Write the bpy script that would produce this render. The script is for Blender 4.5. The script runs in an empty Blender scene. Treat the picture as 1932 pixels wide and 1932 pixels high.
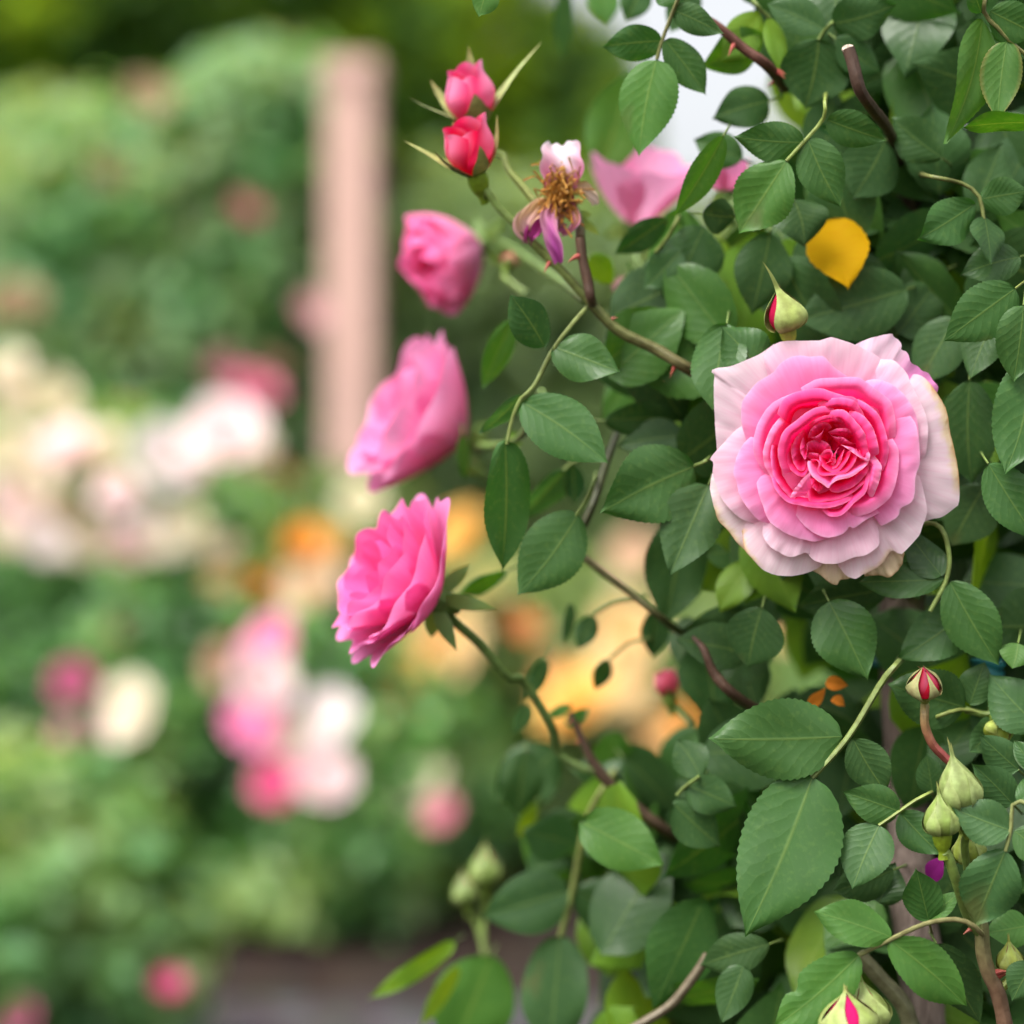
import bpy, math, random
from mathutils import Vector, Matrix, noise

R = math.radians
random.seed(11)
S = bpy.context.scene
COL = S.collection
CAM_H = 0.9
FOCUS = 0.855
K = 0.24 / 966.0          # metres per photo unit at one metre

def P(x, y, d):
    return Vector(((x - 966) * K * d, d, CAM_H - (y - 966) * K * d))

CROPS = {'F': (0, 0, 1.0), 'A': (579.6, 0, .375), 'B': (1255.8, 0, .35), 'C': (579.6, 579.6, .375),
         'D': (1255.8, 579.6, .35), 'E': (579.6, 1207.5, .375), 'G': (1255.8, 1255.8, .35),
         'H': (2750 * .483, 1280 * .483, .483 / 1.894)}

def cp(k, x, y):
    a, b, s = CROPS[k]
    return (a + x * s, b + y * s)

def PP(k, x, y, d):
    fx, fy = cp(k, x, y)
    if k in 'ACE' and d > FOCUS:          # this side of the bush stands a little further back
        d += min((d - FOCUS) * .65, .055)
    return P(fx, fy, d)

def rgb(r, g, b):
    f = lambda c: (c / 255 / 12.92) if c / 255 <= .04045 else ((c / 255 + .055) / 1.055) ** 2.4
    return (f(r), f(g), f(b))

def mix(a, b, t):
    return tuple(a[i] + (b[i] - a[i]) * t for i in range(3))

def sst(a, b, x):
    t = max(0.0, min(1.0, (x - a) / (b - a))) if b != a else float(x > a)
    return t * t * (3 - 2 * t)

# ------------------------------------------------------------------ materials
class NT:
    def __init__(self, name):
        self.m = bpy.data.materials.new(name)
        self.m.use_nodes = True
        self.t = self.m.node_tree
        self.t.nodes.clear()
        self.out = self.n('ShaderNodeOutputMaterial')
    def n(self, kind, **kw):
        o = self.t.nodes.new(kind)
        for k, v in kw.items():
            setattr(o, k, v)
        return o
    def l(self, a, b):
        self.t.links.new(a, b)
    def val(self, sock, v):
        if hasattr(v, 'default_value') or hasattr(v, 'links'):
            self.l(v, sock)
        else:
            sock.default_value = v
    def math(self, op, a, b=0.0, c=0.0, clamp=False):
        o = self.n('ShaderNodeMath', operation=op, use_clamp=clamp)
        for i, v in enumerate((a, b, c)):
            if isinstance(v, (int, float)):
                o.inputs[i].default_value = v
            else:
                self.l(v, o.inputs[i])
        return o.outputs[0]
    def mixc(self, f, a, b, mode='MIX'):
        o = self.n('ShaderNodeMix', data_type='RGBA', blend_type=mode)
        for i, v in ((0, f), (6, a), (7, b)):
            if isinstance(v, (int, float)):
                o.inputs[i].default_value = v
            elif isinstance(v, tuple):
                o.inputs[i].default_value = (*v[:3], 1)
            else:
                self.l(v, o.inputs[i])
        return o.outputs[2]
    def noise(self, scale, detail=3, vec=None, rough=.5):
        o = self.n('ShaderNodeTexNoise')
        o.inputs['Scale'].default_value = scale
        o.inputs['Detail'].default_value = detail
        o.inputs['Roughness'].default_value = rough
        if vec is not None:
            self.l(vec, o.inputs['Vector'])
        return o.outputs[0]
    def attr(self, name):
        o = self.n('ShaderNodeAttribute', attribute_name=name)
        return o.outputs['Color']
    def principled(self, col, rough=.5, spec=.5, bump=None, bstr=.2, bdist=.001):
        p = self.n('ShaderNodeBsdfPrincipled')
        if isinstance(col, tuple):
            p.inputs['Base Color'].default_value = (*col, 1)
        else:
            self.l(col, p.inputs['Base Color'])
        if isinstance(rough, (int, float)):
            p.inputs['Roughness'].default_value = rough
        else:
            self.l(rough, p.inputs['Roughness'])
        p.inputs['Specular IOR Level'].default_value = spec
        if bump is not None:
            b = self.n('ShaderNodeBump')
            b.inputs['Strength'].default_value = bstr
            b.inputs['Distance'].default_value = bdist
            self.l(bump, b.inputs['Height'])
            self.l(b.outputs[0], p.inputs['Normal'])
        return p

def leaf_material(kind='leaf'):
    far = kind != 'leaf'
    k = NT(kind)
    uv = k.n('ShaderNodeUVMap', uv_map='uv')
    sep = k.n('ShaderNodeSeparateXYZ')
    k.l(uv.outputs[0], sep.inputs[0])
    u = sep.outputs[0]
    av = k.math('ABSOLUTE', k.math('SUBTRACT', k.math('MULTIPLY', sep.outputs[1], 2.0), 1.0))
    tc = k.n('ShaderNodeTexCoord')
    wob = k.noise(180, 2, tc.outputs['Object'])
    tint = k.attr('col')
    midrib = k.math('SUBTRACT', 1.0, k.math('DIVIDE', av, .055), clamp=True)
    q = k.math('ADD', k.math('SUBTRACT', k.math('MULTIPLY', u, 8.5), k.math('MULTIPLY', av, 2.6)), k.math('MULTIPLY', wob, .7))
    f = k.math('FRACT', q)
    tri = k.math('ABSOLUTE', k.math('SUBTRACT', k.math('MULTIPLY', f, 2.0), 1.0))   # 1 at a vein
    vein = k.math('MULTIPLY', k.math('POWER', tri, 9.0), k.math('SUBTRACT', 1.0, k.math('POWER', av, 4.0), clamp=True))
    quilt = k.math('SUBTRACT', 1.0, k.math('POWER', tri, 2.2))
    fine = k.noise(420, 4, tc.outputs['Object'])
    blotch = k.noise(60, 3, tc.outputs['Object'])
    lightc = k.mixc(.5, tint, (.30, .42, .10))
    c1 = k.mixc(k.math('MULTIPLY', midrib, .55), tint, lightc)
    c1 = k.mixc(k.math('MULTIPLY', vein, .05), c1, lightc)
    dark = k.mixc(1.0, c1, (.72, .80, .78), 'MULTIPLY')
    lite = k.mixc(1.0, c1, (1.35, 1.16, 1.1), 'MULTIPLY')
    c2 = k.mixc(k.math('MULTIPLY', k.math('SUBTRACT', blotch, .28, clamp=True), 2.2, clamp=True), dark, lite)
    c2 = k.mixc(k.math('MULTIPLY', k.math('SUBTRACT', fine, .52, clamp=True), .9, clamp=True), c2, lightc)
    oi = k.n('ShaderNodeObjectInfo')
    spot = k.noise(34, 2, tc.outputs['Object'], .4)
    if not far:
        sm = k.math('MULTIPLY', k.math('SUBTRACT', spot, k.math('SUBTRACT', .76, k.math('MULTIPLY', oi.outputs['Random'], .07)), clamp=True), 14.0, clamp=True)
        c2 = k.mixc(k.math('MULTIPLY', sm, .75), c2, (.085, .060, .016))
    geo = k.n('ShaderNodeNewGeometry')
    under = k.mixc(.35, c2, (.12, .23, .07))
    c3 = k.mixc(geo.outputs['Backfacing'], c2, under)
    h = k.math('ADD', k.math('MULTIPLY', quilt, .5), k.math('MULTIPLY', fine, .35))
    h = k.math('SUBTRACT', h, k.math('MULTIPLY', midrib, .6))
    p = k.principled(c3, .5, {'leaf': .30, 'bed_leaf': .5, 'tree_leaf': .08}[kind], h, .20, .0008)
    k.l(k.math('ADD', k.math('ADD', .21 if kind != 'tree_leaf' else .5, k.math('MULTIPLY', oi.outputs['Random'], .16)), k.math('MULTIPLY', blotch, .24)), p.inputs['Roughness'])
    tr = k.n('ShaderNodeBsdfTranslucent')
    tcol = k.mixc(1.0, c2, (2.3, 1.9, .8), 'MULTIPLY')
    k.l(tcol, tr.inputs[0])
    ms = k.n('ShaderNodeMixShader')
    ms.inputs[0].default_value = .36 if far else .33
    k.l(p.outputs[0], ms.inputs[1]); k.l(tr.outputs[0], ms.inputs[2])
    k.l(ms.outputs[0], k.out.inputs[0])
    return k.m

def petal_material():
    k = NT('petal')
    uv = k.n('ShaderNodeUVMap', uv_map='uv')
    mp = k.n('ShaderNodeMapping')
    mp.inputs['Scale'].default_value = (46, 3.2, 1)
    k.l(uv.outputs[0], mp.inputs[0])
    streak = k.noise(1.0, 3, mp.outputs[0])
    tc = k.n('ShaderNodeTexCoord')
    cell = k.noise(900, 2, tc.outputs['Object'])
    c = k.attr('col')
    deep = k.mixc(1.0, c, (.97, .86, .91), 'MULTIPLY')
    c = k.mixc(k.math('MULTIPLY', k.math('SUBTRACT', streak, .42, clamp=True), 2.6, clamp=True), c, deep)
    h = k.math('ADD', k.math('MULTIPLY', streak, .8), k.math('MULTIPLY', cell, .25))
    p = k.principled(c, .6, .04, h, .14, .0007)
    tr = k.n('ShaderNodeBsdfTranslucent')
    k.l(c, tr.inputs[0])
    ms = k.n('ShaderNodeMixShader')
    ms.inputs[0].default_value = .44
    k.l(p.outputs[0], ms.inputs[1]); k.l(tr.outputs[0], ms.inputs[2])
    k.l(ms.outputs[0], k.out.inputs[0])
    return k.m

def distant_petal_material():
    k = NT('bed_rose_petal')
    oi = k.n('ShaderNodeObjectInfo')
    c = k.mixc(1.0, k.attr('col'), oi.outputs['Color'], 'MULTIPLY')
    tc = k.n('ShaderNodeTexCoord')
    p = k.principled(c, .6, .2, k.noise(90, 3, tc.outputs['Object']), .3, .003)
    tr = k.n('ShaderNodeBsdfTranslucent')
    k.l(c, tr.inputs[0])
    ms = k.n('ShaderNodeMixShader')
    ms.inputs[0].default_value = .3
    k.l(p.outputs[0], ms.inputs[1]); k.l(tr.outputs[0], ms.inputs[2])
    k.l(ms.outputs[0], k.out.inputs[0])
    return k.m

def stem_material():
    k = NT('stem')
    tc = k.n('ShaderNodeTexCoord')
    n = k.noise(260, 4, tc.outputs['Object'])
    c = k.attr('col')
    dk = k.mixc(1.0, c, (.62, .58, .55), 'MULTIPLY')
    c = k.mixc(k.math('MULTIPLY', k.math('SUBTRACT', n, .35, clamp=True), 3.0, clamp=True), dk, c)
    p = k.principled(c, .5, .35, n, .4, .0008)
    k.l(p.outputs[0], k.out.inputs[0])
    return k.m

def bark_material():
    k = NT('bark')
    tc = k.n('ShaderNodeTexCoord')
    mp = k.n('ShaderNodeMapping')
    mp.inputs['Scale'].default_value = (1, 1, .18)
    k.l(tc.outputs['Object'], mp.inputs[0])
    n = k.noise(230, 6, mp.outputs[0], .65)
    c = k.attr('col')
    dk = k.mixc(1.0, c, (.35, .33, .32), 'MULTIPLY')
    c = k.mixc(k.math('MULTIPLY', k.math('SUBTRACT', n, .36, clamp=True), 3.4, clamp=True), dk, c)
    p = k.principled(c, .8, .2, n, .9, .002)
    k.l(p.outputs[0], k.out.inputs[0])
    return k.m

def ground_material(name, a, b, scale, bd):
    k = NT(name)
    tc = k.n('ShaderNodeTexCoord')
    n = k.noise(scale, 6, tc.outputs['Object'], .65)
    v = k.n('ShaderNodeTexVoronoi')
    v.inputs['Scale'].default_value = scale * 2.3
    k.l(tc.outputs['Object'], v.inputs['Vector'])
    c = k.mixc(k.math('MULTIPLY', k.math('SUBTRACT', n, .32, clamp=True), 2.8, clamp=True), a, b)
    c = k.mixc(.35, c, k.mixc(1.0, c, v.outputs['Color'], 'MULTIPLY'))
    p = k.principled(c, .9, .15, k.math('ADD', n, v.outputs['Distance']), 1.0, bd)
    k.l(p.outputs[0], k.out.inputs[0])
    return k.m

def pillar_material():
    k = NT('pillar_render')
    tc = k.n('ShaderNodeTexCoord')
    n = k.noise(9, 5, tc.outputs['Object'])
    n2 = k.noise(70, 4, tc.outputs['Object'])
    c = k.mixc(k.math('MULTIPLY', n, n2), rgb(194, 157, 146), rgb(214, 180, 168))
    p = k.principled(c, .85, .2, n2, .5, .004)
    k.l(p.outputs[0], k.out.inputs[0])
    return k.m

M_LEAF = leaf_material()
M_FARLEAF = leaf_material('bed_leaf')
M_TREELEAF = leaf_material('tree_leaf')
M_PETAL = petal_material()
M_FARPETAL = distant_petal_material()
M_STEM = stem_material()
M_BARK = bark_material()
M_PILLAR = pillar_material()

# ------------------------------------------------------------------ objects
ORG = {}

def clean(v):
    return Vector(v)

def empty(name, loc, label=None, cat=None, group=None, kind=None):
    o = bpy.data.objects.new(name, None)
    o.empty_display_size = .01
    COL.objects.link(o)
    o.location = loc
    ORG[o.name] = Vector(loc)
    tag(o, label, cat, group, kind)
    return o

def tag(o, label=None, cat=None, group=None, kind=None):
    if label: o['label'] = label
    if cat: o['category'] = cat
    if group: o['group'] = group
    if kind: o['kind'] = kind

def mesh_obj(name, data, mat, parent=None, org=None, smooth=True):
    """data = dict(v, f, uv, c) in world coordinates; one object with its origin at org."""
    if org is None:
        org = data['v'][0] if data['v'] else Vector((0, 0, 0))
    org = Vector(org)
    me = bpy.data.meshes.new(name)
    me.from_pydata([tuple(Vector(p) - org) for p in data['v']], [], data['f'])
    if data.get('uv'):
        lay = me.uv_layers.new(name='uv')
        flat = []
        uvs = data['uv']
        for lp in me.loops:
            flat.extend(uvs[lp.vertex_index])
        lay.data.foreach_set('uv', flat)
    if data.get('c'):
        at = me.color_attributes.new('col', 'FLOAT_COLOR', 'POINT')
        flat = []
        for c in data['c']:
            flat.extend((c[0], c[1], c[2], 1.0))
        at.data.foreach_set('color', flat)
    if smooth:
        me.polygons.foreach_set('use_smooth', [True] * len(me.polygons))
    me.materials.append(mat)
    me.update()
    o = bpy.data.objects.new(name, me)
    COL.objects.link(o)
    if parent is not None:
        o.parent = parent
        o.location = org - ORG[parent.name]
    else:
        o.location = org
    ORG[o.name] = org
    return o

def new():
    return {'v': [], 'f': [], 'uv': [], 'c': []}

def grid(d, rows, uvs, cols):
    """rows = list of equally long point lists."""
    b = len(d['v'])
    m = len(rows[0])
    for i, r in enumerate(rows):
        d['v'].extend(r); d['uv'].extend(uvs[i]); d['c'].extend(cols[i])
    for i in range(len(rows) - 1):
        for j in range(m - 1):
            a = b + i * m + j
            d['f'].append((a, a + 1, a + m + 1, a + m))

def catmull(pts, n):
    """n points evenly spread along a Catmull-Rom curve through pts."""
    pts = [Vector(p) for p in pts]
    if len(pts) == 2:
        return [pts[0].lerp(pts[1], i / (n - 1)) for i in range(n)]
    e = [pts[0] * 2 - pts[1]] + pts + [pts[-1] * 2 - pts[-2]]
    den = []
    for i in range(1, len(e) - 2):
        p0, p1, p2, p3 = e[i - 1:i + 3]
        for s in range(10):
            t = s / 10
            den.append(.5 * ((2 * p1) + (p2 - p0) * t + (2 * p0 - 5 * p1 + 4 * p2 - p3) * t * t + (3 * p1 - p0 - 3 * p2 + p3) * t ** 3))
    den.append(pts[-1])
    acc = [0.0]
    for i in range(1, len(den)):
        acc.append(acc[-1] + (den[i] - den[i - 1]).length)
    out, j = [], 0
    for i in range(n):
        s = acc[-1] * i / (n - 1)
        while j < len(acc) - 2 and acc[j + 1] < s:
            j += 1
        w = (s - acc[j]) / max(1e-9, acc[j + 1] - acc[j])
        out.append(den[j].lerp(den[j + 1], w))
    return out

def tube(d, pts, radii, cols, seg=8, n=None, bumps=0.0):
    if n is None:
        n = max(4, len(pts) * 5)
    c = catmull(pts, n)
    def samp(a, t):
        if not isinstance(a, (list,)):
            return a
        x = t * (len(a) - 1); i = min(int(x), len(a) - 2); w = x - i
        if isinstance(a[0], tuple):
            return mix(a[i], a[i + 1], w)
        return a[i] + (a[i + 1] - a[i]) * w
    rows, uvs, cs = [], [], []
    ref = Vector((0, -1, .2)).normalized()
    for i in range(n):
        tg = (c[min(i + 1, n - 1)] - c[max(i - 1, 0)])
        tg = tg.normalized() if tg.length > 1e-9 else Vector((0, 0, 1))
        a = ref - tg * ref.dot(tg)
        if a.length < 1e-3:
            a = Vector((1, 0, 0)) - tg * tg.x
        a.normalize()
        ref = a
        b = tg.cross(a)
        t = i / (n - 1)
        r = samp(radii, t)
        if bumps:
            r *= 1 + bumps * noise.noise(c[i] * 160)
        row = []
        for j in range(seg + 1):
            g = 2 * math.pi * j / seg
            row.append(c[i] + (a * math.cos(g) + b * math.sin(g)) * r)
        rows.append(row)
        uvs.append([(j / seg, t) for j in range(seg + 1)])
        cs.append([samp(cols, t)] * (seg + 1))
    grid(d, rows, uvs, cs)
    for e, rev in ((0, True), (-1, False)):
        b0 = len(d['v'])
        d['v'].extend(rows[e][:seg]); d['uv'].extend(uvs[e][:seg]); d['c'].extend(cs[e][:seg])
        f = tuple(range(b0, b0 + seg))
        d['f'].append(f if not rev else f[::-1])
    return c

# ------------------------------------------------------------------ leaves
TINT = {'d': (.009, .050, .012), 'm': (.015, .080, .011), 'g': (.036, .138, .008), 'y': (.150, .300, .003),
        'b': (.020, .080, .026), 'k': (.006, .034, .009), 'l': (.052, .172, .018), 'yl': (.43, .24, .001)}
CAMPOS = Vector((0, 0, CAM_H))

def leaf_frame(base, tip, roll):
    a = tip - base
    L = a.length
    a = a / L
    view = (CAMPOS - (base + tip) * .5).normalized()
    n0 = view - a * view.dot(a)
    n0.normalize()
    s0 = n0.cross(a)
    n = n0 * math.cos(roll) + s0 * math.sin(roll)
    s = n.cross(a)
    return a, s, n, L

def leaf_data(d, base, tip, W, roll=0.0, fold=.12, curv=.10, tint=(.04, .12, .04), nu=30, nv=8, teeth=15, seed=0, bend=0.0, notch=None, edge=None):
    a, s, n, L = leaf_frame(base, tip, roll)
    rnd = random.Random(seed)
    ph = rnd.uniform(0, 6); asym = rnd.uniform(-.05, .05); wav = rnd.uniform(.02, .085)
    p = rnd.uniform(.70, .95)
    rows, uvs, cs = [], [], []
    for i in range(nu + 1):
        u = i / nu
        w = math.sin(math.pi * u ** p) ** (.62 + .42 * u) if 0 < u < 1 else 0.0
        if u > .86:
            w = max(w * (1 - .25 * sst(.86, 1, u)), 0)
        ctr = base + a * (L * u) + s * (bend * W * math.sin(math.pi * u)) - n * (curv * L * ((u - .35) ** 2 - .1225))
        row, uvr, cr = [], [], []
        for j in range(nv + 1):
            v = j / nv * 2 - 1
            hw = W * .5 * w * (1 + asym * (1 if v > 0 else -1))
            if abs(v) > .99 and teeth:
                hw *= 1 + .062 * (((u * teeth) % 1.0) - .35)
            if notch and v * notch[1] > .0:
                hw *= 1 - notch[2] * math.exp(-((u - notch[0]) / .07) ** 2)
            x = v * hw
            z = fold * abs(x) * (1.0 - .35 * abs(v)) + wav * W * math.sin(u * 8 + ph + v) * v * v - .05 * W * w * v ** 4
            row.append(ctr + s * x + n * z)
            uvr.append((u, j / nv))
            c = tint
            if edge and abs(v) > .9:
                c = mix(tint, edge, .6)
            cr.append(c)
        rows.append(row); uvs.append(uvr); cs.append(cr)
    grid(d, rows, uvs, cs)
    return d

def vary(c, amt, rnd=random):
    k = 1 + rnd.uniform(-amt, amt)
    return (c[0] * k * (1 + rnd.uniform(-.12, .12)), c[1] * k, c[2] * k * (1 + rnd.uniform(-.12, .12)))
# ------------------------------------------------------------------ the large open rose
HP = K * FOCUS * .483 / 1.894          # metres per traced unit of the bloom

def hpt(x, y, z):
    """bloom coordinates: x, y across the flower, z towards the viewer of the flower."""
    fx, fy = cp('H', x, y)
    return P(fx, fy, FOCUS - z * HP)

PALE = (.93, .51, .74); BLUSH = (.91, .65, .79); PINK = (.93, .30, .57); ROSE = (.90, .22, .45)
DEEP = (.80, .07, .21); DARK = (.68, .025, .10); TAN = (.58, .36, .17); CREAM = (.82, .64, .43); MAG = (.80, .22, .58)
WARM = (.90, .34, .54)

def bloom_petal(rim, pivot, zc, D, Sx=.85, sc=60, hc=12, cr=PALE, cb=PINK, g=1.0, pw=1.7, tuck=60, rip=7, dry=None, nt=44, nv=20, z_ends=None, seed=0, lam=None):
    hc = 0 if sc < 40 else hc * .4; rip *= .7
    pts = catmull([(x, y, 0) for x, y in rim], nt)
    rnd = random.Random(seed + 5)
    ph = rnd.uniform(0, 6)
    d = new()
    rows, uvs, cs = [], [], []
    for i, q in enumerate(pts):
        t = i / (nt - 1)
        dx, dy = pivot[0] - q.x, pivot[1] - q.y
        L = math.hypot(dx, dy)
        dx, dy = dx / L, dy / L
        T = Sx * L
        sci = min(sc, T * .45)
        e = (2 * t - 1)
        z0 = zc - tuck * abs(e) ** 3.5
        if z_ends:
            z0 += z_ends[0] * (1 - t) + z_ends[1] * t
        row, uvr, cr_ = [], [], []
        for j in range(nv + 1):
            w = (j / nv) ** 1.35
            s = T * w
            if s < sci:
                z = z0 - hc * ((sci - s) / sci) ** 2
            else:
                if lam:
                    z = z0 - D * (1 - math.exp(-((s - sci) / lam) ** 1.25))
                else:
                    z = z0 - D * ((s - sci) / (T - sci)) ** pw
            fade = math.exp(-s / 70)
            z += rip * fade * (math.sin(t * 17 + ph) + .6 * math.sin(t * 41 + ph * 2))
            z += 5 * math.sin(t * 9 + s * .012 + ph)
            z += 11 * sst(0, 90, s) * noise.noise((q.x * .011 + s * .004, q.y * .011, seed * 1.7)) + 3.0 * noise.noise((q.x * .05, q.y * .05 + s * .02, seed))
            off = 3.0 * fade * noise.noise((q.x * .03, q.y * .03, seed))
            row.append(hpt(q.x + dx * (s + off), q.y + dy * (s + off), z))
            uvr.append((t, 1 - w))
            x = sst(-sci * .25, sci + lam * .6, s) ** .9 if lam else min(1.0, s / (T * .9)) ** g
            c = mix(cr, cb, x)
            c = mix(c, mix(cr, (.95, .85, .9), .5), .34 * math.exp(-s / 8))
            if dry:
                amt = dry(t, s, q.x, q.y)
                if amt:
                    c = mix(c, mix(TAN, CREAM, sst(2, 16, s + 14 * noise.noise((q.x * .05, q.y * .05, s * .05)))), amt)
            cr_.append(c)
        rows.append(row); uvs.append(uvr); cs.append(cr_)
    grid(d, rows, uvs, cs)
    return d

def build_hero(stem_to):
    C0 = (950, 960)
    root = empty('rose_bloom', hpt(940, 980, -560), 'large open pale pink rose with deep pink swirled centre and dry tan petal edges', 'rose', 'pink roses on the climbing rose')
    J = lambda f, n1, n2: (lambda t, s, x, y: f(t) * sst(n2, n1, s + 26 * noise.noise((x * .022, y * .022, 3)) + 12 * noise.noise((x * .08, y * .08, 5))))
    tri = lambda a, b: (lambda t: sst(a - .06, a + .03, t) * (1 - sst(b - .03, b + .06, t)))
    spec = []
    def pt(rim, zc, D, piv=C0, label=None, **kw):
        if zc > -96 and 'lam' not in kw:
            kw['lam'] = 60 if zc > -46 else 95
            D *= 1.12
        if piv is not C0:
            light = kw.get('cr', PALE)[1] > .33
            kw['cr'], kw['cb'] = ((.95, .34, .60), (.92, .11, .37)) if light else ((.93, .065, .31), (.78, .002, .075))
        elif zc > -60:
            kw['cr'], kw['cb'] = (.96, .165, .49), (.86, .005, .13)
        elif zc > -99:
            kw['cr'], kw['cb'] = (.96, .37, .66), (.89, .035, .26)
        elif zc > -165:
            kw['cr'], kw['cb'] = (.95, .45, .72), (.94, .15, .47)
        kw['g'] = kw.get('g', 1.0) * (.56 if zc > -165 else .74)
        spec.append((rim, piv, zc, D, label, kw))
    # outermost, ageing petals
    pt([(1120, 125), (1200, 88), (1290, 62), (1388, 44), (1405, 70), (1440, 92), (1462, 128), (1458, 165), (1490, 172), (1515, 205), (1532, 258), (1580, 285), (1612, 316), (1662, 338), (1690, 385), (1732, 432), (1728, 474)],
       -330, 110, cr=(.88, .60, .76), cb=(.88, .62, .74), sc=130, hc=25, rip=16, label='wilting outer petal with torn magenta edge',
       dry=None, tuck=20)
    pt([(1440, 1660), (1482, 1664), (1475, 1700), (1468, 1745), (1445, 1780), (1425, 1808), (1368, 1846), (1300, 1832), (1235, 1834), (1190, 1840)],
       -330, 100, cr=CREAM, cb=BLUSH, sc=60, hc=30, rip=22, dry=lambda t, s, x, y: .95 * sst(190, 60, s), label='dry cream outer petal curled under the bloom', tuck=10)
    pt([(800, 1800), (850, 1822), (890, 1855), (940, 1892), (985, 1902), (1008, 1868), (1068, 1858), (1100, 1838)],
       -330, 110, cr=CREAM, cb=BLUSH, sc=60, hc=20, rip=10, dry=lambda t, s, x, y: .8 * sst(150, 10, s + 40 * noise.noise((x * .02, y * .02, 1))), tuck=10)
    pt([(98, 930), (92, 860), (80, 700), (72, 440), (77, 352), (50, 322), (98, 298), (190, 286), (330, 232), (420, 190), (520, 120)],
       -300, 130, cr=(.88, .66, .75), cb=(.86, .62, .74), sc=110, hc=36, rip=10, g=1.2)
    pt([(58, 1080), (44, 1180), (62, 1280), (80, 1345), (108, 1430), (178, 1500), (242, 1588), (310, 1655), (372, 1724), (440, 1790)],
       -300, 120, cr=(.89, .71, .73), cb=(.9, .6, .7), sc=60, hc=18, rip=9, dry=J(lambda t: sst(.2, .34, t) * .95, 6, 52), label='outer petal with scorched tan rim')
    pt([(1510, 340), (1600, 352), (1655, 392), (1705, 455), (1790, 600), (1822, 780), (1852, 900), (1882, 1070), (1890, 1200), (1886, 1296), (1868, 1322), (1765, 1398), (1690, 1415), (1610, 1440)],
       -280, 130, cr=(.90, .70, .78), cb=(.9, .6, .72), sc=120, hc=30, rip=8, dry=J(tri(.12, .70), 30, 72), label='outer petal with a crisp dried cream edge')
    pt([(270, 1440), (285, 1540), (300, 1640), (350, 1700), (430, 1785), (520, 1826), (640, 1838), (760, 1815), (850, 1775), (890, 1730)],
       -260, 120, cr=(.90, .71, .77), cb=(.9, .58, .70), sc=90, hc=20, dry=J(lambda t: 1 - sst(.3, .5, t), 5, 36), rip=6)
    pt([(470, 340), (438, 228), (446, 196), (520, 126), (600, 98), (730, 97), (860, 93), (905, 78), (940, 70), (1060, 104), (1170, 152), (1290, 216), (1340, 300), (1385, 402)],
       -235, 130, cr=(.90, .62, .74), cb=PINK, sc=110, hc=34, g=1.1, rip=7)
    pt([(300, 715), (235, 760), (150, 848), (50, 962), (70, 1002), (64, 1080), (100, 1190), (130, 1262), (200, 1350), (290, 1420), (430, 1466)],
       -235, 130, cr=(.90, .62, .74), cb=PINK, sc=80, hc=20, g=1.1, rip=7)
    pt([(1300, 235), (1395, 240), (1455, 285), (1502, 342), (1532, 412), (1592, 532), (1625, 600), (1652, 692), (1656, 800), (1640, 930), (1595, 985)],
       -220, 130, cr=(.90, .69, .78), cb=PINK, sc=70, hc=18, g=1.0, rip=7)
    pt([(1570, 1050), (1610, 1150), (1642, 1290), (1650, 1372), (1616, 1470), (1592, 1535), (1500, 1640), (1452, 1676), (1385, 1650), (1320, 1740), (1255, 1790), (1172, 1828), (1118, 1858), (1048, 1830), (985, 1750)],
       -240, 120, cr=(.90, .70, .78), cb=(.9, .55, .68), sc=80, hc=18, rip=12, g=1.1, dry=J(lambda t: .7 * sst(.55, .62, t) * (1 - sst(.78, .86, t)), 6, 40))
    pt([(440, 1450), (434, 1530), (478, 1608), (540, 1652), (632, 1696), (700, 1682), (752, 1664), (800, 1690), (860, 1700)],
       -185, 130, cr=(.90, .67, .77), cb=(.9, .45, .63), sc=60, hc=10, g=.9)
    pt([(700, 1640), (762, 1672), (800, 1708), (870, 1742), (980, 1746), (1050, 1722), (1110, 1698), (1200, 1680), (1282, 1622), (1296, 1580), (1292, 1500), (1260, 1420)],
       -175, 130, cr=(.90, .65, .76), cb=(.9, .42, .60), sc=60, hc=10, g=.9)
    # middle whorl
    pt([(1280, 1420), (1312, 1463), (1400, 1420), (1440, 1385), (1450, 1340), (1472, 1325), (1530, 1292), (1558, 1235), (1562, 1130), (1575, 1060), (1597, 1000), (1592, 850), (1562, 702), (1482, 620), (1405, 606)],
       -135, 190, cr=(0.93, 0.608, 0.760), cb=(0.93, 0.216, 0.406), sc=70, hc=16, g=.85)
    pt([(1190, 400), (1215, 388), (1290, 384), (1390, 420), (1475, 490), (1545, 590), (1582, 700), (1590, 800), (1585, 880)],
       -160, 180, cr=(0.93, 0.627, 0.770), cb=PINK, sc=60, hc=14, g=.9)
    pt([(310, 830), (277, 700), (280, 558), (322, 488), (382, 415), (450, 368), (520, 325), (548, 280), (620, 226), (700, 205), (800, 215), (882, 212), (960, 290), (1060, 360)],
       -150, 200, cr=(0.93, 0.482, 0.644), cb=(0.93, 0.173, 0.367), sc=60, hc=14, g=.9, pw=1.5)
    pt([(372, 790), (300, 850), (240, 962), (218, 1072), (240, 1140), (262, 1232), (320, 1330), (400, 1420), (486, 1452)],
       -150, 190, cr=(0.93, 0.499, 0.653), cb=(0.93, 0.202, 0.390), sc=80, hc=24, g=.9)
    pt([(425, 1050), (392, 1130), (402, 1222), (440, 1330), (480, 1428), (560, 1492), (650, 1540), (750, 1570), (830, 1582), (940, 1552)],
       -120, 190, cr=(0.93, 0.570, 0.730), cb=(0.93, 0.158, 0.351), sc=70, hc=18, g=.8)
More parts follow.
